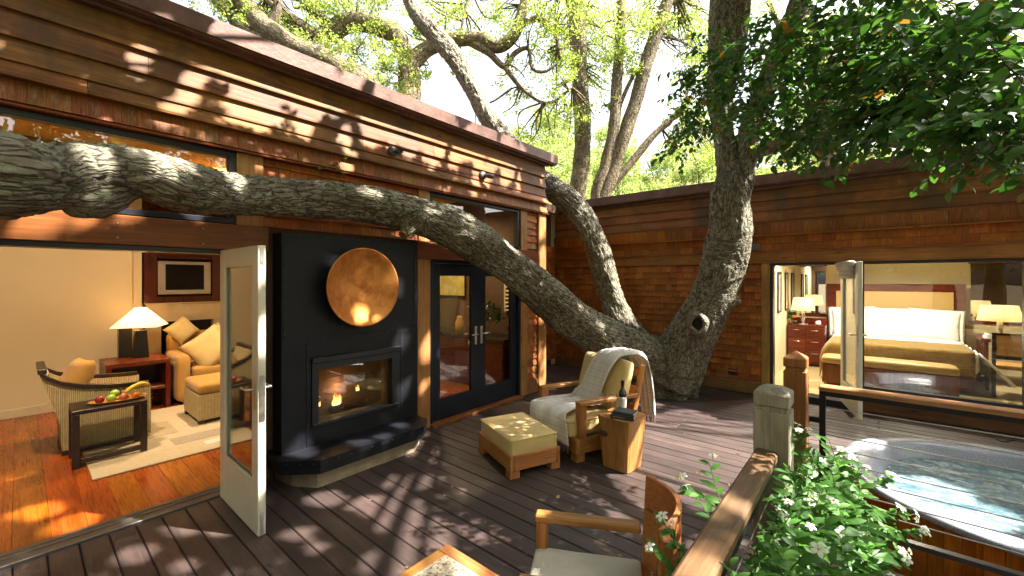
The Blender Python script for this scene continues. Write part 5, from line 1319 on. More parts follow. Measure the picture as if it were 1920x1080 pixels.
for i in range(1, RR + 1):
    for k in range(AA):
        a = 2 * math.pi * k / AA; r = i / RR * (inner(a) - .035) ; x, y_ = r * math.cos(a), r * math.sin(a)
        z = .016 * noise.noise(Vector((x * 4, y_ * 6, 0))) + .010 * noise.noise(Vector((x * 11, y_ * 13, 3))); v.append((x, y_, z * min(1, (1 - i / RR) * 8 + .2)))
for k in range(AA): f.append((0, 1 + k, 1 + (k + 1) % AA))
for i in range(RR - 1):
    for k in range(AA): a = 1 + i * AA + k; b = 1 + i * AA + (k + 1) % AA; f.append((a, a + AA, b + AA, b))
m.add([(p[0], p[1], p[2] + .8 - .085) for p in v], f, None, True); m.build('water', wm, tb)
# cord trailing by the window
pts, rad = crom([(on_z(1612, 758, .03), .006), (on_z(1660, 778, .006), .006), (on_z(1700, 782, .006), .006), (on_z(1770, 800, .006), .006), (on_z(1830, 803, .006), .006), (on_z(1855, 815, .006), .006), (on_z(1880, 828, .006), .006), (on_z(1905, 824, .006), .006)], 6)
tag(MB().tube(pts, rad, 6).build('power_cord', MT['black']), 'black cord trailing over the boards below the bedroom window', 'cord')

# ---------------- jasmine beside the handrail
JL = leafmat('jasmine_leaf', (.040, .125, .014), (.085, .215, .028), .3, .45, False, .3)
JLJ = leafmat('jasmine_leaves', (.032, .11, .012), (.085, .215, .028), .3, .5, True, .28)
js = wthing('jasmine_bush', 'flowering white jasmine spilling over the handrail in the foreground', 'bush', (3.95, 1.8, -.25))
def j_leaf(L, W):
    v, f = near_leaf(L, W, .3); return v, f
JV = [j_leaf(.052, .022), j_leaf(.062, .024), j_leaf(.042, .020)]; JM = [MB().add(v, f, None, True).mesh('leaf', JL, False) for v, f in JV]
jl = []; jt = MB(); fl = []
def surf():
    y = random.uniform(.1, 2.75); e = min(1, (2.85 - y) / .35)
    a = random.uniform(-.25, 1.0) * math.pi
    cx, rx, rz = 3.94, .185 + .05 * noise.noise(Vector((y * 3, 0, 0))), .42
    k = random.uniform(.72, 1.06) * (1 + .18 * noise.noise(Vector((y * 4, a * 2, 1))))
    top = .54 + .10 * math.sin(y * 2.1 + .4) * .5
    return Vector((max(3.785, cx + rx * k * math.cos(a)), y, top + rz * k * math.sin(a) * e))
for k in range(1250):
    p = surf(); d = Vector((random.uniform(-.5, .8), random.uniform(-1, 1), random.uniform(-.6, .9))).normalized(); ln_ = random.uniform(.07, .14)
    if p.x < 3.83: d.x = abs(d.x)
    e = p + d * ln_; jt.tube([p, p.lerp(e, .5), e], [.002, .0017, .001], 4, False)
    for i in range(6):
        q_ = p.lerp(e, (i + .5) / 6); sd = d.cross(Vector((0, 0, 1))).normalized() * (1 if i % 2 else -1)
        fw = (d * .8 + sd + Vector((random.uniform(-.5, .5), random.uniform(-.5, .5), random.uniform(-.3, .5)))).normalized(); up_ = (Vector((.3, -.5, 1)) + Vector((random.uniform(-.6, .6), random.uniform(-.6, .6), 0))).normalized()
        yv = up_.cross(fw).normalized(); M_ = Matrix((fw, yv, fw.cross(yv))).transposed().to_4x4(); M_.translation = q_
        jl.append((M_ @ Matrix.Scale(random.uniform(.7, 1.1), 4), random.randrange(3)))
    if k % 7 == 0: fl.append((e + d * .02, d))
# shoots reaching out, over and under the rail
for u, v, d, dx in ((1340, 905, 1.65, (-.3, .2, .8)), (1320, 935, 1.6, (-.6, 0, .4)), (1325, 960, 1.55, (-.5, 0, .2)), (1262, 1005, 1.42, (-.5, .1, .8)), (1275, 1040, 1.4, (-.4, .1, .6)), (1250, 1060, 1.38, (-.3, .1, .5)), (1640, 905, 2.15, (.6, .2, .4)), (1660, 960, 2.0, (.8, .1, .2)), (1680, 1000, 1.95, (.7, 0, .1)), (1580, 880, 2.2, (.4, .2, .6)), (1650, 1040, 1.8, (.6, 0, .0)), (1500, 835, 2.2, (.1, .3, .9)), (1475, 830, 2.1, (0, .2, 1))):
    p = P(u, v, d); dd = Vector(dx).normalized()
    for _ in range(3 if u > 1400 else 1):
        d2 = (dd + Vector((random.uniform(-.5, .5), random.uniform(-.5, .5), random.uniform(-.4, .4)))).normalized(); s0 = p - d2 * .08; e = p + d2 * .08
        jt.tube([s0, p, e], [.002, .0016, .001], 4, False)
        for i in range(7):
            q_ = s0.lerp(e, (i + .5) / 7); sd = d2.cross(Vector((0, 0, 1))).normalized() * (1 if i % 2 else -1)
            fw = (d2 * .8 + sd + Vector((random.uniform(-.4, .4), random.uniform(-.4, .4), random.uniform(-.3, .4)))).normalized(); up_ = (Vector((.2, -.5, 1)) + Vector((random.uniform(-.5, .5), random.uniform(-.5, .5), 0))).normalized()
            yv = up_.cross(fw).normalized(); M_ = Matrix((fw, yv, fw.cross(yv))).transposed().to_4x4(); M_.translation = q_; jl.append((M_ @ Matrix.Scale(random.uniform(.8, 1.1), 4), random.randrange(3)))
        fl.append((e, d2))
inv = js.matrix_basis.inverted()
def vis_key(t):
    p = t[0].translation; to = (Vector((CAMX, 0, CAMZ)) - p).normalized(); return -(Vector((p.x - 3.95, 0, (p.z - .5) * .6)).dot(to)) * 2 + cam_d_of(p) * .4
jl.sort(key=vis_key); rest = MB(); cnt = 0
for M_, k in jl:
    p = M_.translation; d = cam_d_of(p); u = 960 + FPX * ((p.x - CAMX) * _c + p.y * _s) / max(d, .1); v_ = 525 - FPX * (p.z - CAMZ) / max(d, .1)
    if cnt < 296 and 1240 < u < 1900 and v_ < 1075: o = put('leaf', JM[k], js); o.matrix_local = inv @ M_; cnt += 1
    else: rest.add(JV[k][0], JV[k][1], inv @ M_, True)
tag(rest.build('foliage', JLJ, js, fix=False), kind='stuff')
st_ = jt.build('stems', plain('jasmine_stem', (.08, .12, .03), .7), fix=False); adopt(js, st_); tag(st_, kind='stuff')
# white star flowers
m = MB(); v = []; f = []
for k in range(5):
    a = 2 * math.pi * k / 5; ca, sa = math.cos(a), math.sin(a); o = len(v)
    for r, w, z in ((.002, .0015, 0), (.009, .0055, .003), (.015, .005, .002), (.019, .001, -.001)): v += [(r * ca - w * sa, r * sa + w * ca, z), (r * ca + w * sa, r * sa - w * ca, z)]
    for i in range(3): f.append((o + i * 2, o + i * 2 + 1, o + i * 2 + 3, o + i * 2 + 2))
m.add(v, f, None, True); m.tube([Vector((0, 0, 0)), Vector((0, 0, -.02))], [.002, .0012], 5, False); nf_ = len(m.f); m.ball((0, 0, .002), .0032, 5)
petal = leafmat('white_petal', (.80, .80, .78), (.84, .84, .80), .25, .6, False, .2); fme = m.mesh('flower', petal, False); fme.materials.append(plain('stamen_yellow', (.55, .45, .08), .6))
for p_ in fme.polygons: p_.material_index = 1 if p_.index >= nf_ else 0
for i, (p, d) in enumerate(fl):
    for k in range(random.choice((1, 1, 1, 2))):
        dirv = (d + Vector((random.uniform(-.6, .6), random.uniform(-1.2, -.1), random.uniform(.1, .9)))).normalized()
        M_ = Matrix.Translation(p + Vector((random.uniform(-.03, .03), random.uniform(-.03, .03), random.uniform(0, .04)))) @ dirv.to_track_quat('Z', 'Y').to_matrix().to_4x4() @ Matrix.Rotation(random.uniform(0, 6), 4, 'Z') @ Matrix.Scale(random.uniform(.85, 1.25), 4)
        o = put('flower', fme, js); o.matrix_local = inv @ M_
pln = box('planter', wood('planter_cedar', (.30, .15, .06), (.48, .27, .12), 'y', 20, .6, .3, .1), None, 3.80, 4.18, .3, 2.40, -.8, .12, .006); adopt(js, pln)

# a few leaves fallen on the boards
fm_ = MB()
for k in range(150):
    p = Vector((random.uniform(.2, 3.6), random.uniform(.6, 7.2), .006)); fm_.add(NL[k % 3][0], NL[k % 3][1], Matrix.Translation(p) @ Matrix.Rotation(random.uniform(0, 6.28), 4, 'Z') @ Matrix.Rotation(random.uniform(-.15, .15), 4, 'X') @ Matrix.Scale(random.uniform(.35, .75), 4), True)
tag(fm_.build('fallen_leaves', leafmat('dry_leaf', (.10, .055, .02), (.26, .17, .07), .1, .7, True, .2), fix=False), 'small dry leaves scattered over the deck boards', 'leaves', kind='stuff')

# ================================================================== LIVING ROOM
WICK, nt, bs = mat0('woven_seagrass')
tc = nd(nt, 'ShaderNodeTexCoord'); sx = nd(nt, 'ShaderNodeSeparateXYZ', {0: tc.outputs['Object']})
ua = math_(nt, 'MULTIPLY', math_(nt, 'ADD', sx.outputs['X'], sx.outputs['Y']), 2 * math.pi / .030); va = math_(nt, 'MULTIPLY', sx.outputs['Z'], 2 * math.pi / .022)
br = math_(nt, 'MULTIPLY', math_(nt, 'ABSOLUTE', math_(nt, 'SINE', ua)), math_(nt, 'ABSOLUTE', math_(nt, 'SINE', math_(nt, 'ADD', va, math_(nt, 'MULTIPLY', math_(nt, 'SINE', ua), 1.2)))))
nz = nd(nt, 'ShaderNodeTexNoise', {'Vector': tc.outputs['Object'], 'Scale': 22.0, 'Detail': 4.0})
col = ramp(nt, br, [(.0, (.20, .13, .055)), (.35, (.68, .53, .27)), (.8, (.82, .70, .43))])
nt.links.new(mixc(nt, .5, col, ramp(nt, nz.outputs['Fac'], [(.3, (.7, .68, .6)), (.7, (1.15, 1.15, 1.1))]), 'MULTIPLY'), bs.inputs['Base Color']); bs.inputs['Roughness'].default_value = .7
nt.links.new(nd(nt, 'ShaderNodeBump', {'Height': br, 'Strength': .9, 'Distance': .008}).outputs[0], bs.inputs['Normal'])
GOLD = plain('gold_linen', (.46, .25, .065), .85, 0, .2, 0, 8, .08, .3, 300, sheen=.2)
PALE = plain('straw_linen', (.60, .44, .19), .9, 0, .2, 0, 8, .08, .3, 300, sheen=.2)
FZ = .018
def lamp_light(parent, loc, e, col=(1, .72, .38), r=.06):
    l = bpy.data.lights.new('lamp_bulb', 'POINT'); l.energy = e; l.color = col; l.shadow_soft_size = r
    o = bpy.data.objects.new('lamp_bulb', l); COL.objects.link(o); o.parent = parent; o.location = loc; return o
# rug
rg = wthing('area_rug', 'cream rug with small coloured blocks on the living room floor', 'rug', (-2.2, 1.5, FZ))
RGM = plain('rug_wool', (.52, .43, .30), .95, 0, .1, 0, 30, .12, .5, 200)
MB().box(-1.1, 1.07, -1.08, 1.2, 0, .016, .004).build('pile', RGM, rg, fix=False)
def patch(x0, x1, y0, y1, c, n): box('colour_block', plain('rug_' + n, c, .95, 0, .1, 0, 30, .12, .4, 200), rg, x0, x1, y0, y1, .0162, .0185)
patch(.40, .66, -.42, 1.19, (.36, .30, .24), 'taupe'); patch(.76, .88, .15, .32, (.50, .22, .06), 'rust'); patch(.885, 1.03, .02, .12, (.50, .25, .07), 'amber'); patch(.90, 1.02, .30, .36, (.12, .17, .06), 'moss'); patch(.76, .9, -.2, .0, (.62, .60, .56), 'white'); patch(.9, 1.04, .14, .2, (.30, .25, .20), 'grey'); patch(.66, .76, .36, .55, (.30, .24, .17), 'umber'); patch(.46, .56, .1, .3, (.16, .12, .08), 'bark'); patch(-.4, .2, -.9, -.3, (.42, .34, .22), 'sand')
# wicker armchair (faces +Y)
wa = wthing('wicker_armchair', 'woven wicker armchair with dark wood trim and gold cushion in the living room', 'armchair', (-2.48, .58, FZ))
top = [(-.45, .86), (-.40, .80), (-.30, .73), (-.15, .675), (.05, .64), (.25, .625), (.37, .62)]
def side_panel(x0, x1):
    poly_ = [(-.30, .05), (.39, .05)] + [(.385, .60)] + [(y, z - .02) for y, z in top[::-1]] + [(-.37, .55), (-.31, .30)]
    return MB().prism(poly_, x0, x1, 'x').build('side_panel', WICK, wa)
side_panel(.33, .385); side_panel(-.385, -.33)
MB().prism([(-.30, .05), (-.25, .05), (-.25, .35), (-.39, .84), (-.44, .84), (-.31, .30)], -.3295, .3295, 'x').build('back_panel', WICK, wa)
box('front_panel', WICK, wa, -.3295, .3295, .335, .385, .05, .34)
for s_ in (-1, 1):
    m = MB(); pr = [(y, z) for y, z in top]
    v = []; f = []
    for y, z in pr: v += [(s_ * .33, y, z - .019), (s_ * .395, y, z - .019), (s_ * .395, y, z + .022), (s_ * .33, y, z + .022)]
    for i in range(len(pr) - 1):
        for k in range(4): a = i * 4; f.append((a + k, a + (k + 1) % 4, a + 4 + (k + 1) % 4, a + 4 + k))
    f += [(0, 1, 2, 3), tuple(len(v) - 4 + k for k in range(4))]
    m.add(v, f).build('arm_trim', MT['darkwood'], wa)
    for y in (-.27, .33): box('leg', MT['darkwood'], wa, *sorted((s_ * .38, s_ * .32)), y - .03, y + .03, 0, .049)
box('back_trim', MT['darkwood'], wa, -.3295, .3295, -.462, -.40, .842, .892, .006)
MB().rbox((0, .06, .41), (.64, .66, .13), .045, .03, 8, lump=.006).build('seat_cushion', GOLD, wa)
pw = wthing('throw_pillow', 'gold pillow leaning on the wicker armchair back', 'pillow', (-2.45, .40, .50))
MB().pillow(.46, .46, .19, Matrix.Translation((0, 0, .22)) @ Matrix.Rotation(R(12), 4, 'Z') @ Matrix.Rotation(R(68), 4, 'X'), seed=1).build('cushion', GOLD, pw)
# dark side table with fruit
sd_ = wthing('side_table', 'dark open-frame side table holding fruit beside the wicker armchair', 'side table', (-1.80, .59, FZ))
box('table_top', MT['darkwood'], sd_, -.22, .22, -.27, .27, .505, .545, .004)
for a in (-1, 1):
    for b in (-1, 1): box('leg', MT['darkwood'], sd_, *sorted((a * .22, a * .168)), *sorted((b * .27, b * .218)), 0, .5045, .003)
    box('stretcher', MT['darkwood'], sd_, *sorted((a * .215, a * .175)), -.217, .217, .04, .085, .003)
tz = FZ + .546
tr = wthing('fruit_tray', 'oval wooden tray on the dark side table', 'tray', (-1.76, .66, tz))
MB().lathe([(.001, .006), (.15, .006), (.19, .022), (.2, .022), (.16, 0), (.001, 0)], 32, (0, 0, 0), Matrix.Diagonal((.62, 1.15, 1, 1))).build('tray', MT['teak'], tr)
def fruit(name, label, loc, r, col, sz=1.0, grp='fruit on the tray'):
    o = MB().lathe([(max(1e-5, r * math.sin(math.pi * i / 12)), -r * sz * math.cos(math.pi * i / 12) - (.12 * r if i == 12 else 0)) for i in range(13)], 18).build(name, plain(name + '_skin_' + str(round(loc[1] * 1000)), col, .3, 0, .5, 0, 14, .15), None, loc)
    tag(o, label, name); return o
tz2 = tz + .008
fruit('apple', 'dark red apple at the near left end of the tray', (-1.735, .52, tz2 + .036), .038, (.30, .03, .03))
fruit('apple', 'upper green apple resting between the other fruit', (-1.79, .635, tz2 + .062), .04, (.30, .50, .06))
fruit('apple', 'lower green apple beside the red apple', (-1.715, .60, tz2 + .036), .038, (.36, .52, .08))
fruit('mango', 'blushed red mango in the middle of the tray', (-1.71, .695, tz2 + .034), .038, (.52, .16, .07), .9)
fruit('orange', 'round orange below the bananas', (-1.705, .785, tz2 + .036), .038, (.80, .26, .02))
fruit('plum', 'dark purple plum behind the green apple', (-1.80, .70, tz2 + .05), .034, (.07, .02, .05))
bn = wthing('banana_bunch', 'bunch of yellow bananas at the right end of the tray', 'bananas', (-1.76, .80, tz2 + .02))
by = plain('banana_skin', (.78, .52, .05), .45, namt=.12, nscale=18)
for k in range(4):
    a0 = -.6 + k * .22; pts = [Vector((.05 * (k - 1.5) * (1 - .4 * t) + .0, -.10 + .2 * t, .02 + .075 * math.sin(t * 2.4) + .01 * k)) for t in [i / 8 for i in range(9)]]
    MB().tube(pts, [.006, .014, .017, .018, .018, .018, .016, .011, .005], 8).build('banana', by, bn)
# cherry end table, lamp
et = wthing('end_table', 'cherry end table with open shelves under the lit lamp', 'end table', (-3.70, 1.05, FZ))
box('table_top', MT['cherry'], et, -.34, .34, -.33, .33, .63, .685, .003); box('shelf', MT['cherry'], et, -.33, .33, -.27, .27, .28, .32, .003)
for s_ in (-1, 1): box('side', MT['cherry'], et, -.335, .335, *sorted((s_ * .328, s_ * .275)), 0, .6295, .003)
box('back', MT['cherry'], et, -.33, -.31, -.2745, .2745, .1, .6295)
tl = wthing('table_lamp', 'lit table lamp with wide pale shade and black tapered base', 'lamp', (-3.80, 1.12, FZ + .686))
MB().lathe([(.001, 0), (.115, 0), (.118, .01), (.085, .38), (.001, .385)], 4, (0, 0, 0), Matrix.Rotation(R(45), 4, 'Z'), False).build('base', plain('ebony', (.010, .009, .008), .35), tl)
MB().lathe([(.008, .385), (.008, .50)], 8).build('neck', MT['steel'], tl)
def shade_mat(name, col, estr):
    m = bpy.data.materials.new(name); m.use_nodes = True; nt = m.node_tree; nt.nodes.clear(); out = nd(nt, 'ShaderNodeOutputMaterial')
    a = nd(nt, 'ShaderNodeBsdfDiffuse', {'Color': rgba(col)}); b = nd(nt, 'ShaderNodeBsdfTranslucent', {'Color': rgba(col)}); mx = nd(nt, 'ShaderNodeMixShader', {0: .6, 1: a.outputs[0], 2: b.outputs[0]})
    e = nd(nt, 'ShaderNodeEmission', {'Color': (1, .78, .48, 1), 'Strength': estr}); ad = nd(nt, 'ShaderNodeAddShader', {0: mx.outputs[0], 1: e.outputs[0]}); nt.links.new(ad.outputs[0], out.inputs[0]); return m
SH = shade_mat('lit_paper_shade', (.75, .66, .52), .05)
MB().lathe([(.36, .44), (.075, .70), (.073, .70), (.356, .437)], 4, (0, 0, 0), Matrix.Rotation(R(20), 4, 'Z'), False).build('shade', SH, tl, fix=False)
lamp_light(tl, (0, 0, .55), 15)
bl_ = wthing('lamp_reflection_block', 'tall black block vase behind the lit lamp', 'vase', (-4.02, .98, FZ + .686))  # added block stands in for the lamp base mirrored behind
MB().lathe([(.001, 0), (.10, 0), (.10, .42), (.07, .42), (.06, .3), (.001, .3)], 4, (0, 0, 0), Matrix.Rotation(R(45), 4, 'Z'), False).build('vase', bpy.data.materials['ebony'], bl_)
# upholstered armchairs
def club(label, loc, rz):
    c = wthing('upholstered_chair', label, 'armchair', loc, rz)     # faces local +x
    MB().rbox((0, 0, .21), (.80, .82, .34), .04, 0, 8, lump=.004).build('seat_base', GOLD, c)
    MB().rbox((.06, 0, .44), (.70, .50, .15), .05, .03, 8, lump=.006).build('seat_cushion', GOLD, c)
    for s_ in (-1, 1): MB().rbox((.0, s_ * .36, .38), (.80, .17, .66), .06, .01, 8, lump=.005).build('arm', GOLD, c)
    MB().rbox((-.34, 0, .58), (.20, .84, .78), .07, .01, 8, lump=.006).build('back', GOLD, c)
    for a in (-1, 1):
        for b in (-1, 1): box('foot', MT['darkwood'], c, a * .33 - .03, a * .33 + .03, b * .33 - .03, b * .33 + .03, 0, .05)
    return c
club('gold upholstered armchair with a large straw pillow behind the wicker ottoman', (-3.72, 1.88, FZ), 0)
club('gold upholstered armchair farther back, mostly hidden by the nearer one', (-3.95, 2.62, FZ), R(8))
for lab, loc, rz, s_ in (('large straw pillow standing on the nearer gold armchair', (-3.45, 1.86, .50), R(70), .54), ('second straw pillow tucked behind the large one', (-3.62, 2.02, .55), R(110), .5), ('small straw pillow on the far gold armchair', (-3.9, 1.62, .86), R(95), .34)):
    p_ = wthing('throw_pillow', lab, 'pillow', loc, 0)
    MB().pillow(s_, s_, .2, Matrix.Translation((0, 0, s_ * .5)) @ Matrix.Rotation(rz, 4, 'Z') @ Matrix.Rotation(R(75), 4, 'X') @ Matrix.Rotation(R(38), 4, 'Z'), seed=loc[1]).build('cushion', PALE, p_)
# wicker ottoman
wo = wthing('wicker_ottoman', 'square wicker ottoman with gold cushion behind the open cream door', 'ottoman', (-2.45, 1.76, FZ))
box('woven_body', WICK, wo, -.35, .35, -.35, .35, .06, .37, .012)
for a in (-1, 1):
    for b in (-1, 1): box('foot', MT['darkwood'], wo, a * .31 - .035, a * .31 + .035, b * .31 - .035, b * .31 + .035, 0, .0595)
MB().rbox((0, 0, .435), (.70, .70, .13), .05, .025, 8, lump=.006).build('cushion', GOLD, wo)
# television in a cherry wall unit above a stone fireplace
MAH = wood('dark_mahogany', (.030, .009, .005), (.075, .021, .009), 'z', 14, .3, .05, .1, spec=.5)
un = wthing('media_cabinet', 'cherry wall cabinet surrounding the television', 'cabinet', (-4.5, 1.9, 1.44))
for a in ((-.09, .12, -.66, -.50, 0, 1.75), (-.09, .12, .22, .62, 0, 1.75), (-.09, .11, -.4999, .2199, .70, 1.75), (-.09, .11, -.4999, .2199, 0, .10)): box('panel', MAH, un, *a, .003)
for yy in (-.46, -.135): box('door', MAH, un, .1105, .125, yy, yy + .315, .74, 1.6, .003)
box('niche', plain('niche_black', (.012, .008, .006), .6), un, -.09, -.07, -.4999, .2199, .10, .70)
tv = wthing('television', 'silver-framed television with dark screen in the cherry cabinet', 'television', (-4.42, 1.755, 1.57))
TVG = plain('silver_plastic', (.42, .39, .34), .35, .5)
m = MB(); m.box(-.02, .04, -.345, .345, 0, .07, .004).box(-.02, .04, -.345, .345, .48, .53, .004).box(-.02, .038, -.345, -.255, .0705, .4795).box(-.02, .038, .255, .345, .0705, .4795); m.build('casing', TVG, tv, fix=False)
box('screen', plain('tv_screen', (.008, .009, .010), .12, 0, .7), tv, -.01, .022, -.255, .255, .07, .48)
ifp = wthing('stone_fireplace', 'cream stone fireplace surround below the television', 'fireplace', (-4.5, 1.9, FZ))
STO = plain('limestone_surround', (.50, .39, .23), .7, namt=.12, nscale=5)
for a in ((-.09, .13, -.64, .62, 1.12, 1.42), (-.09, .12, -.64, -.45, 0, 1.1195), (-.09, .12, .24, .62, 0, 1.1195)): box('surround', STO, ifp, *a, .004)
box('firebox', plain('firebox_black', (.010, .009, .008), .25, 0, .6), ifp, -.09, -.03, -.4499, .2399, 0, 1.1195)
box('mantel', STO, ifp, -.09, .16, -.66, .62, 1.3995 - FZ + .02, 1.42, .004)
box('pilaster', MT['wall_in'], house, -4.5995, -4.40, 1.1005, 1.22, .0, 3.3)

# ceiling lights; all but the back-room one are unseen, added as fill
def downlight(label, loc, e, col=(1, .76, .46), spread=150, tilt=0):
    t = wthing('ceiling_light', label, 'ceiling light', loc, 0)
    MB().lathe([(.085, 0), (.085, -.006), (.06, -.004), (.058, 0)], 24).build('trim_ring', MT['cream_paint'], t)
    MB().lathe([(.001, -.001), (.058, -.001), (.058, -.0005), (.001, -.0005)], 24).build('lens', plain('lit_lens', (.8, .7, .5), .5, emit=(1, .8, .5), estr=6.0) if 'lit_lens' not in bpy.data.materials else bpy.data.materials['lit_lens'], t)
    l = bpy.data.lights.new('ceiling_lamp', 'SPOT'); l.energy = e; l.color = col; l.spot_size = R(spread); l.spot_blend = .6; l.shadow_soft_size = .06
    o = bpy.data.objects.new('ceiling_lamp', l); COL.objects.link(o); o.parent = t; o.location = (0, 0, -.02); o.rotation_euler = (0, R(tilt), 0)
downlight('recessed ceiling light above the wicker armchair', (-1.25, .2, 3.299), 80, tilt=30, spread=118)
downlight('recessed ceiling light above the gold armchairs', (-2.4, 1.9, 3.299), 95, tilt=40, spread=165)
downlight('recessed ceiling light in the room behind the french doors', (-1.3, 4.4, 3.299), 60)

# ---------------- room behind the french doors
kc_ = wthing('counter', 'dark cherry counter seen through the french doors', 'counter', (-1.7, 5.18, FZ))
box('cabinet_body', MT['cherry'], kc_, -1.4, 1.45, -.26, .26, 0, .80, .003)
for k in range(5): box('cabinet_door', MT['cherry'], kc_, -1.38 + k * .565, -.825 + k * .565, -.275, -.2605, .06, .78, .003)
box('counter_top', plain('dark_stone_top', (.03, .025, .022), .12, 0, .6), kc_, -1.42, 1.47, -.29, .265, .8005, .84, .003)
pa = wthing('painting', 'yellow and grey abstract painting above the counter', 'painting', (-2.15, 5.455, 1.48))
box('frame', MT['darkwood'], pa, -.49, .49, -.03, -.001, 0, .48, .003)
pm, nt, bs = mat0('abstract_canvas'); tc = nd(nt, 'ShaderNodeTexCoord'); vo = nd(nt, 'ShaderNodeTexVoronoi', {'Vector': tc.outputs['Object'], 'Scale': 7.0}); n1 = nd(nt, 'ShaderNodeTexNoise', {'Vector': tc.outputs['Object'], 'Scale': 5.0, 'Detail': 6.0})
nt.links.new(mixc(nt, ramp(nt, vo.outputs['Distance'], [(.25, (1, 1, 1)), (.35, (0, 0, 0))]), ramp(nt, n1.outputs['Fac'], [(.35, (.45, .36, .08)), (.65, (.62, .50, .16))]), (.55, .52, .36)), bs.inputs['Base Color']); box('canvas', pm, pa, -.465, .465, -.036, -.031, .025, .455)
vz = wthing('vase', 'tall ochre ceramic vase on the counter', 'vase', (-1.35, 5.0, FZ + .8405)); MB().lathe([(.001, 0), (.06, 0), (.085, .08), (.08, .2), (.045, .28), (.05, .31), (.045, .31), (.04, .28), (.001, .27)], 20).build('vase', plain('ochre_glaze', (.50, .30, .08), .3), vz)
fv = wthing('flower_arrangement', 'leafy green arrangement in a glass vase on the counter', 'flowers', (-.78, 5.05, FZ + .8405))
MB().lathe([(.001, 0), (.05, 0), (.06, .18), (.056, .18), (.046, .01), (.001, .01)], 20).build('vase', clear_glass('vase_glass'), fv)
put('foliage', leaf_mesh('arrangement_leaves', leaf_cloud(clump((0, 0, .42), .27, 420, 1.0), .08, .035), LEAF_C), fv)
lo = wthing('louvered_shutter', 'pale louvered shutter beside the leafy arrangement', 'shutter', (-.42, 5.45, 1.25))
LW = plain('shutter_cream', (.62, .52, .34), .5)
box('frame', LW, lo, -.26, -.22, -.04, 0, 0, .95); box('frame', LW, lo, .22, .26, -.04, 0, 0, .95)
for k in range(14): MB().box(-.2195, .2195, -.03, .03, -.004, .004, 0, Matrix.Translation((0, -.03, .04 + k * .066)) @ Matrix.Rotation(R(35), 4, 'X')).build('slat', LW, lo, fix=False)
bx_ = wthing('storage_box', 'cream box at the far left end of the counter', 'box', (-2.45, 5.05, FZ + .8405)); box('box', LW, bx_, -.2, .2, -.13, .13, 0, .2, .006); box('lid', LW, bx_, -.205, .205, -.135, .135, .2005, .235, .004)

# ================================================================== BEDROOM
BZ = .102
bd_ = wthing('bed', 'king bed with cherry and cane headboard behind the picture window', 'bed', (4.45, 10.1, BZ))
CANE = plain('woven_cane', (.52, .34, .12), .6, namt=.12, nscale=90, bump=.4, bscale=160)
box('headboard', MT['cherry'], bd_, -1.02, 1.02, 1.08, 1.15, 0, 1.62, .006)
box('headboard_panel', CANE, bd_, -.86, .86, 1.055, 1.079, .5, 1.47, .003)
box('bed_base', MT['cherry'], bd_, -.84, .84, -1.05, 1.05, .06, .30, .006)
LIN = plain('white_linen', (.80, .79, .76), .85, namt=.03, nscale=4, bump=.15, bscale=12)
MB().rbox((0, 0, .46), (1.80, 2.12, .34), .09, .01, 10, lump=.008).build('mattress', LIN, bd_)
# hanging sheet on the right-hand side
m = MB(); v = []; f = []; A, B = 24, 8
for i in range(A + 1):
    for j in range(B + 1):
        y = -1.08 + 1.5 * i / A; t = j / B; x = .90 + .16 * t + .06 * t * math.sin(i * .8) * (1 - .5 * t) + (.16 * t if i < 8 else 0); z = .60 - .42 * t + .03 * math.sin(i * 1.1); v.append((x, y, z))
for i in range(A):
    for j in range(B): a = i * (B + 1) + j; f.append((a, a + 1, a + B + 2, a + B + 1))
o = m.add(v, f, None, True).build('sheet', LIN, bd_); md = o.modifiers.new('t', 'SOLIDIFY'); md.thickness = .01
bk = wthing('bed_blanket', 'olive brown blanket folded across the foot of the bed', 'blanket', (4.45, 9.45, BZ + .63))
m = MB(); v = []; f = []; A, B = 34, 22; prof_ = [(.50, .018), (.2, .022), (-.1, .022), (-.38, .018), (-.46, .0), (-.485, -.08), (-.49, -.2), (-.495, -.34)]
pp, _ = crom([(Vector((0, y, z)), 0) for y, z in prof_], 3); B = len(pp) - 1
for i in range(A + 1):
    x = -.98 + 1.82 * i / A; dz = -max(0, abs(x) - .86) * 2.2; 
    for j, p in enumerate(pp): 
        v.append((max(-.955, min(.955, x)) + math.copysign(.03, x) * (abs(x) > .9), p.y + .012 * noise.noise(Vector((x * 3, j * .4, 0))), p.z + dz + .006 * noise.noise(Vector((x * 5, j * .6, 4)))))
for i in range(A):
    for j in range(B): a = i * (B + 1) + j; f.append((a, a + 1, a + B + 2, a + B + 1))
o = m.add(v, f, None, True).build('cloth', plain('olive_wool', (.25, .15, .035), .95, 0, .1, 0, 16, .2, .5, 150, sheen=.3), bk); md = o.modifiers.new('t', 'SOLIDIFY'); md.thickness = .015
for k, (x, lab) in enumerate(((-.60, 'leftmost white pillow on the bed, behind the door leaf'), (.02, 'middle white pillow propped on the headboard'), (.60, 'rightmost white pillow propped on the headboard'))):
    p_ = wthing('pillow', lab, 'pillow', (4.45 + x, 10.86, BZ + .64), 0, None)
    MB().pillow(.66, .56, .22, Matrix.Translation((0, 0, .22)) @ Matrix.Rotation(R(3 * (k - 1)), 4, 'Y') @ Matrix.Rotation(R(70), 4, 'X'), seed=k * 2.0).build('pillowcase', LIN, p_)
    m = MB(); m.pillow(.76, .64, .03, Matrix.Translation((0, .0, .22)) @ Matrix.Rotation(R(3 * (k - 1)), 4, 'Y') @ Matrix.Rotation(R(70), 4, 'X'), seed=k * 3.0, pinch=.05); m.build('flange', LIN, p_)
bn_ = wthing('bed_bench', 'low upholstered bench with tan top at the foot of the bed', 'bench', (4.30, 8.56, BZ))
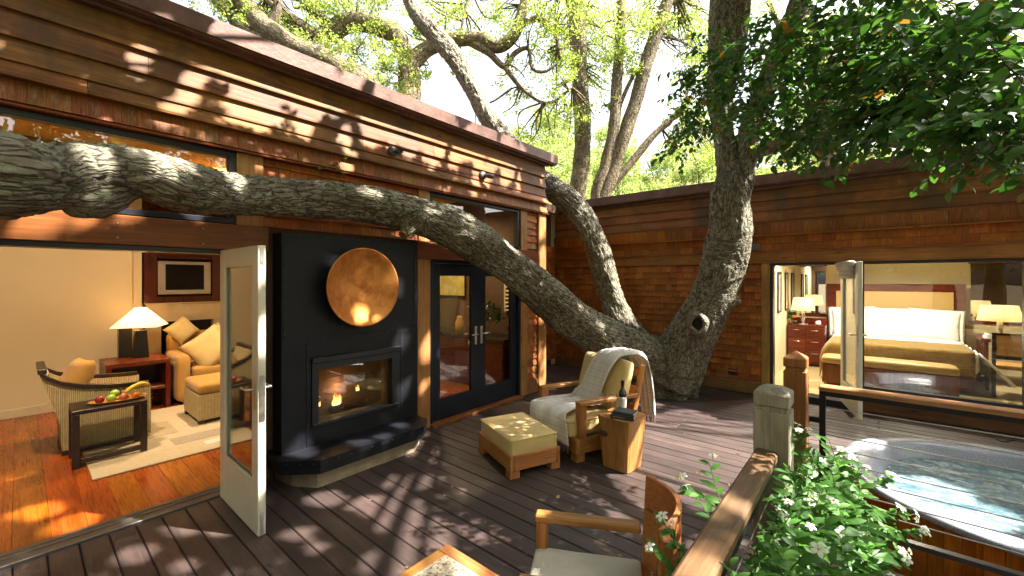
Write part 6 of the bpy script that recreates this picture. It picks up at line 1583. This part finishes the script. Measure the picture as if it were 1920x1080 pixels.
MB().rbox((0, 0, .42), (1.55, .42, .12), .05, .02, 8).build('bench_pad', plain('tan_leather', (.50, .32, .11), .45, namt=.1), bn_)
box('bench_body', wood('zebrano', (.16, .07, .025), (.36, .18, .07), 'z', 30, .4, .05), bn_, -.76, .76, -.19, .19, .06, .359, .004)
box('plinth', MT['darkwood'], bn_, -.7, .7, -.15, .15, 0, .0595)
dr = wthing('dresser', 'cherry dresser with drawers left of the bed', 'dresser', (3.17, 10.30, BZ))
box('carcass', MT['cherry'], dr, -.31, .30, -.25, .3, .06, .80, .004); box('plinth', MT['darkwood'], dr, -.29, .28, -.2, .28, 0, .0595)
box('backsplash', MT['cherry'], dr, -.31, .30, .27, .30, .8005, .92, .003)
for r_ in range(3):
    for c_ in range(2):
        x0 = -.29 + c_ * .292; w_ = box('drawer', MT['cherry'], dr, x0, x0 + .285, -.268, -.2505, .10 + r_ * .225, .315 + r_ * .225, .003)
        MB().tube([Vector((-.06, -.022, .05)), Vector((.06, -.022, .05))], .005, 6).build('handle', MT['steel'], w_)
SHB = shade_mat('ivory_shade', (.72, .66, .48), .06)
def blamp(label, loc, r, e):
    t = wthing('table_lamp', label, 'lamp', loc)
    MB().lathe([(.001, 0), (.08, 0), (.08, .012), (.02, .015), (.02, .03), (.035, .05), (.035, .26), (.015, .28), (.001, .28)], 18).build('base', plain('lamp_crystal', (.5, .48, .42), .1, .6) if 'lamp_crystal' not in bpy.data.materials else bpy.data.materials['lamp_crystal'], t)
    MB().lathe([(r, .29), (r * .78, .54), (r * .775, .54), (r * .99, .288)], 32).build('shade', SHB, t, fix=False); lamp_light(t, (0, 0, .41), e, (1, .80, .50))
blamp('ivory-shaded lamp on the cherry dresser', (3.10, 10.28, BZ + .8005), .205, 2)
blamp('ivory-shaded lamp on the desk right of the bed', (5.74, 10.35, BZ + .745), .26, 2)
fb = wthing('flower_vase', 'small vase of orange flowers on the dresser', 'flowers', (2.96, 10.18, BZ + .8005))
MB().lathe([(.001, 0), (.05, 0), (.055, .09), (.05, .09), (.045, .01), (.001, .01)], 18).build('vase', clear_glass('bud_vase_glass'), fb)
put('foliage', leaf_mesh('dresser_leaves', leaf_cloud(clump((0, 0, .2), .13, 160, .8), .07, .03), LEAF_C), fb)
put('blossoms', leaf_mesh('dresser_blossoms', leaf_cloud(clump((0, -.02, .15), .11, 120, .5), .04, .03), leafmat('orange_petal', (.70, .20, .02), (.85, .36, .04), .3, .5)), fb)
ck = wthing('clock', 'small silver clock on the dresser', 'clock', (3.36, 10.15, BZ + .8005)); MB().lathe([(.001, -.015), (.05, -.015), (.05, .015), (.001, .015)], 24, (0, 0, 0), Matrix.Translation((0, 0, .052)) @ Matrix.Rotation(R(90), 4, 'X')).build('case', MT['steel'], ck); MB().lathe([(.001, .0155), (.042, .0155), (.042, .0165), (.001, .0165)], 24, (0, 0, 0), Matrix.Translation((0, 0, .052)) @ Matrix.Rotation(R(90), 4, 'X')).build('face', LIN, ck)
MIR = plain('mirror_glass', (.80, .80, .78), .02, 1.0, namt=.0); MIR.node_tree.nodes['Principled BSDF'].inputs['Roughness'].links and MIR.node_tree.links.remove(MIR.node_tree.nodes['Principled BSDF'].inputs['Roughness'].links[0]); MIR.node_tree.nodes['Principled BSDF'].inputs['Roughness'].default_value = .01
for lab, x0, x1 in (('tall mirror behind the dresser lamp', 2.96, 3.40), ('wide mirror behind the desk lamp', 5.55, 7.2)):
    t = wthing('wall_mirror', lab, 'mirror', ((x0 + x1) / 2, 11.395, 1.05)); hw = (x1 - x0) / 2
    box('mirror', MIR, t, -hw, hw, -.012, -.002, 0, 1.05); box('frame', MT['cherry'], t, -hw - .03, hw + .03, -.02, -.001, -.05, -.0005); box('frame', MT['cherry'], t, -hw - .03, hw + .03, -.02, -.001, 1.0505, 1.08)
dk = wthing('desk', 'cherry desk against the wall right of the bed', 'desk', (6.1, 10.45, BZ)); box('desk_top', MT['cherry'], dk, -.6, .9, -.35, .35, .70, .744, .003)
for a in (-.56, .84): box('leg', MT['cherry'], dk, a, a + .05, -.3, .3, 0, .6995)
ph = wthing('telephone', 'white telephone on the desk end by the pillows', 'telephone', (5.62, 10.18, BZ + .7445)); MB().rbox((0, 0, .025), (.16, .18, .05), .015, 0, 5).build('body', LIN, ph); MB().rbox((-.04, 0, .065), (.05, .2, .035), .015, 0, 5).build('handset', LIN, ph)
dc = wthing('desk_chair', 'tan-backed dark desk chair right of the bed', 'chair', (5.75, 9.42, BZ))
for a in (-1, 1):
    for b in (-1, 1): box('leg', MT['darkwood'], dc, a * .25 - .02, a * .25 + .02, b * .22 - .02, b * .22 + .02, 0, .40 if b > 0 else .93, .003)
box('seat', plain('tan_hide', (.48, .25, .07), .5), dc, -.265, .265, -.20, .24, .4005, .46, .01); box('backrest', bpy.data.materials['tan_hide'], dc, -.2295, .2295, -.235, -.205, .60, .90, .004); box('back_rail', MT['darkwood'], dc, -.2295, .2295, -.24, -.20, .9005, .93); box('back_rail', MT['darkwood'], dc, -.2295, .2295, -.24, -.20, .55, .5995)
for lab, y0 in (('black framed picture nearest the bedroom doorway', 8.95), ('middle black framed picture on the bedroom wall', 9.85), ('black framed picture farthest from the bedroom doorway', 10.75)):
    t = wthing('picture_frame', lab, 'picture', (2.841, y0 + .17, 1.2)); m = MB(); m.box(0, .025, -.18, .18, 0, .03).box(0, .025, -.18, .18, .72, .75).box(.0005, .0245, -.18, -.15, .03, .72).box(.0005, .0245, .15, .18, .03, .72); m.build('frame', MT['black'], t, fix=False); box('print', plain('photo_print', (.42, .38, .28), .4, namt=.5, nscale=9) if 'photo_print' not in bpy.data.materials else bpy.data.materials['photo_print'], t, .002, .012, -.1495, .1495, .0305, .7195)
downlight('recessed ceiling light above the bed', (4.6, 9.6, 2.599), 92, (1, .90, .74))  # unseen bedroom fill lights, added to brighten the room
downlight('recessed ceiling light inside the bedroom doorway', (3.4, 8.6, 2.599), 70, (1, .90, .74))
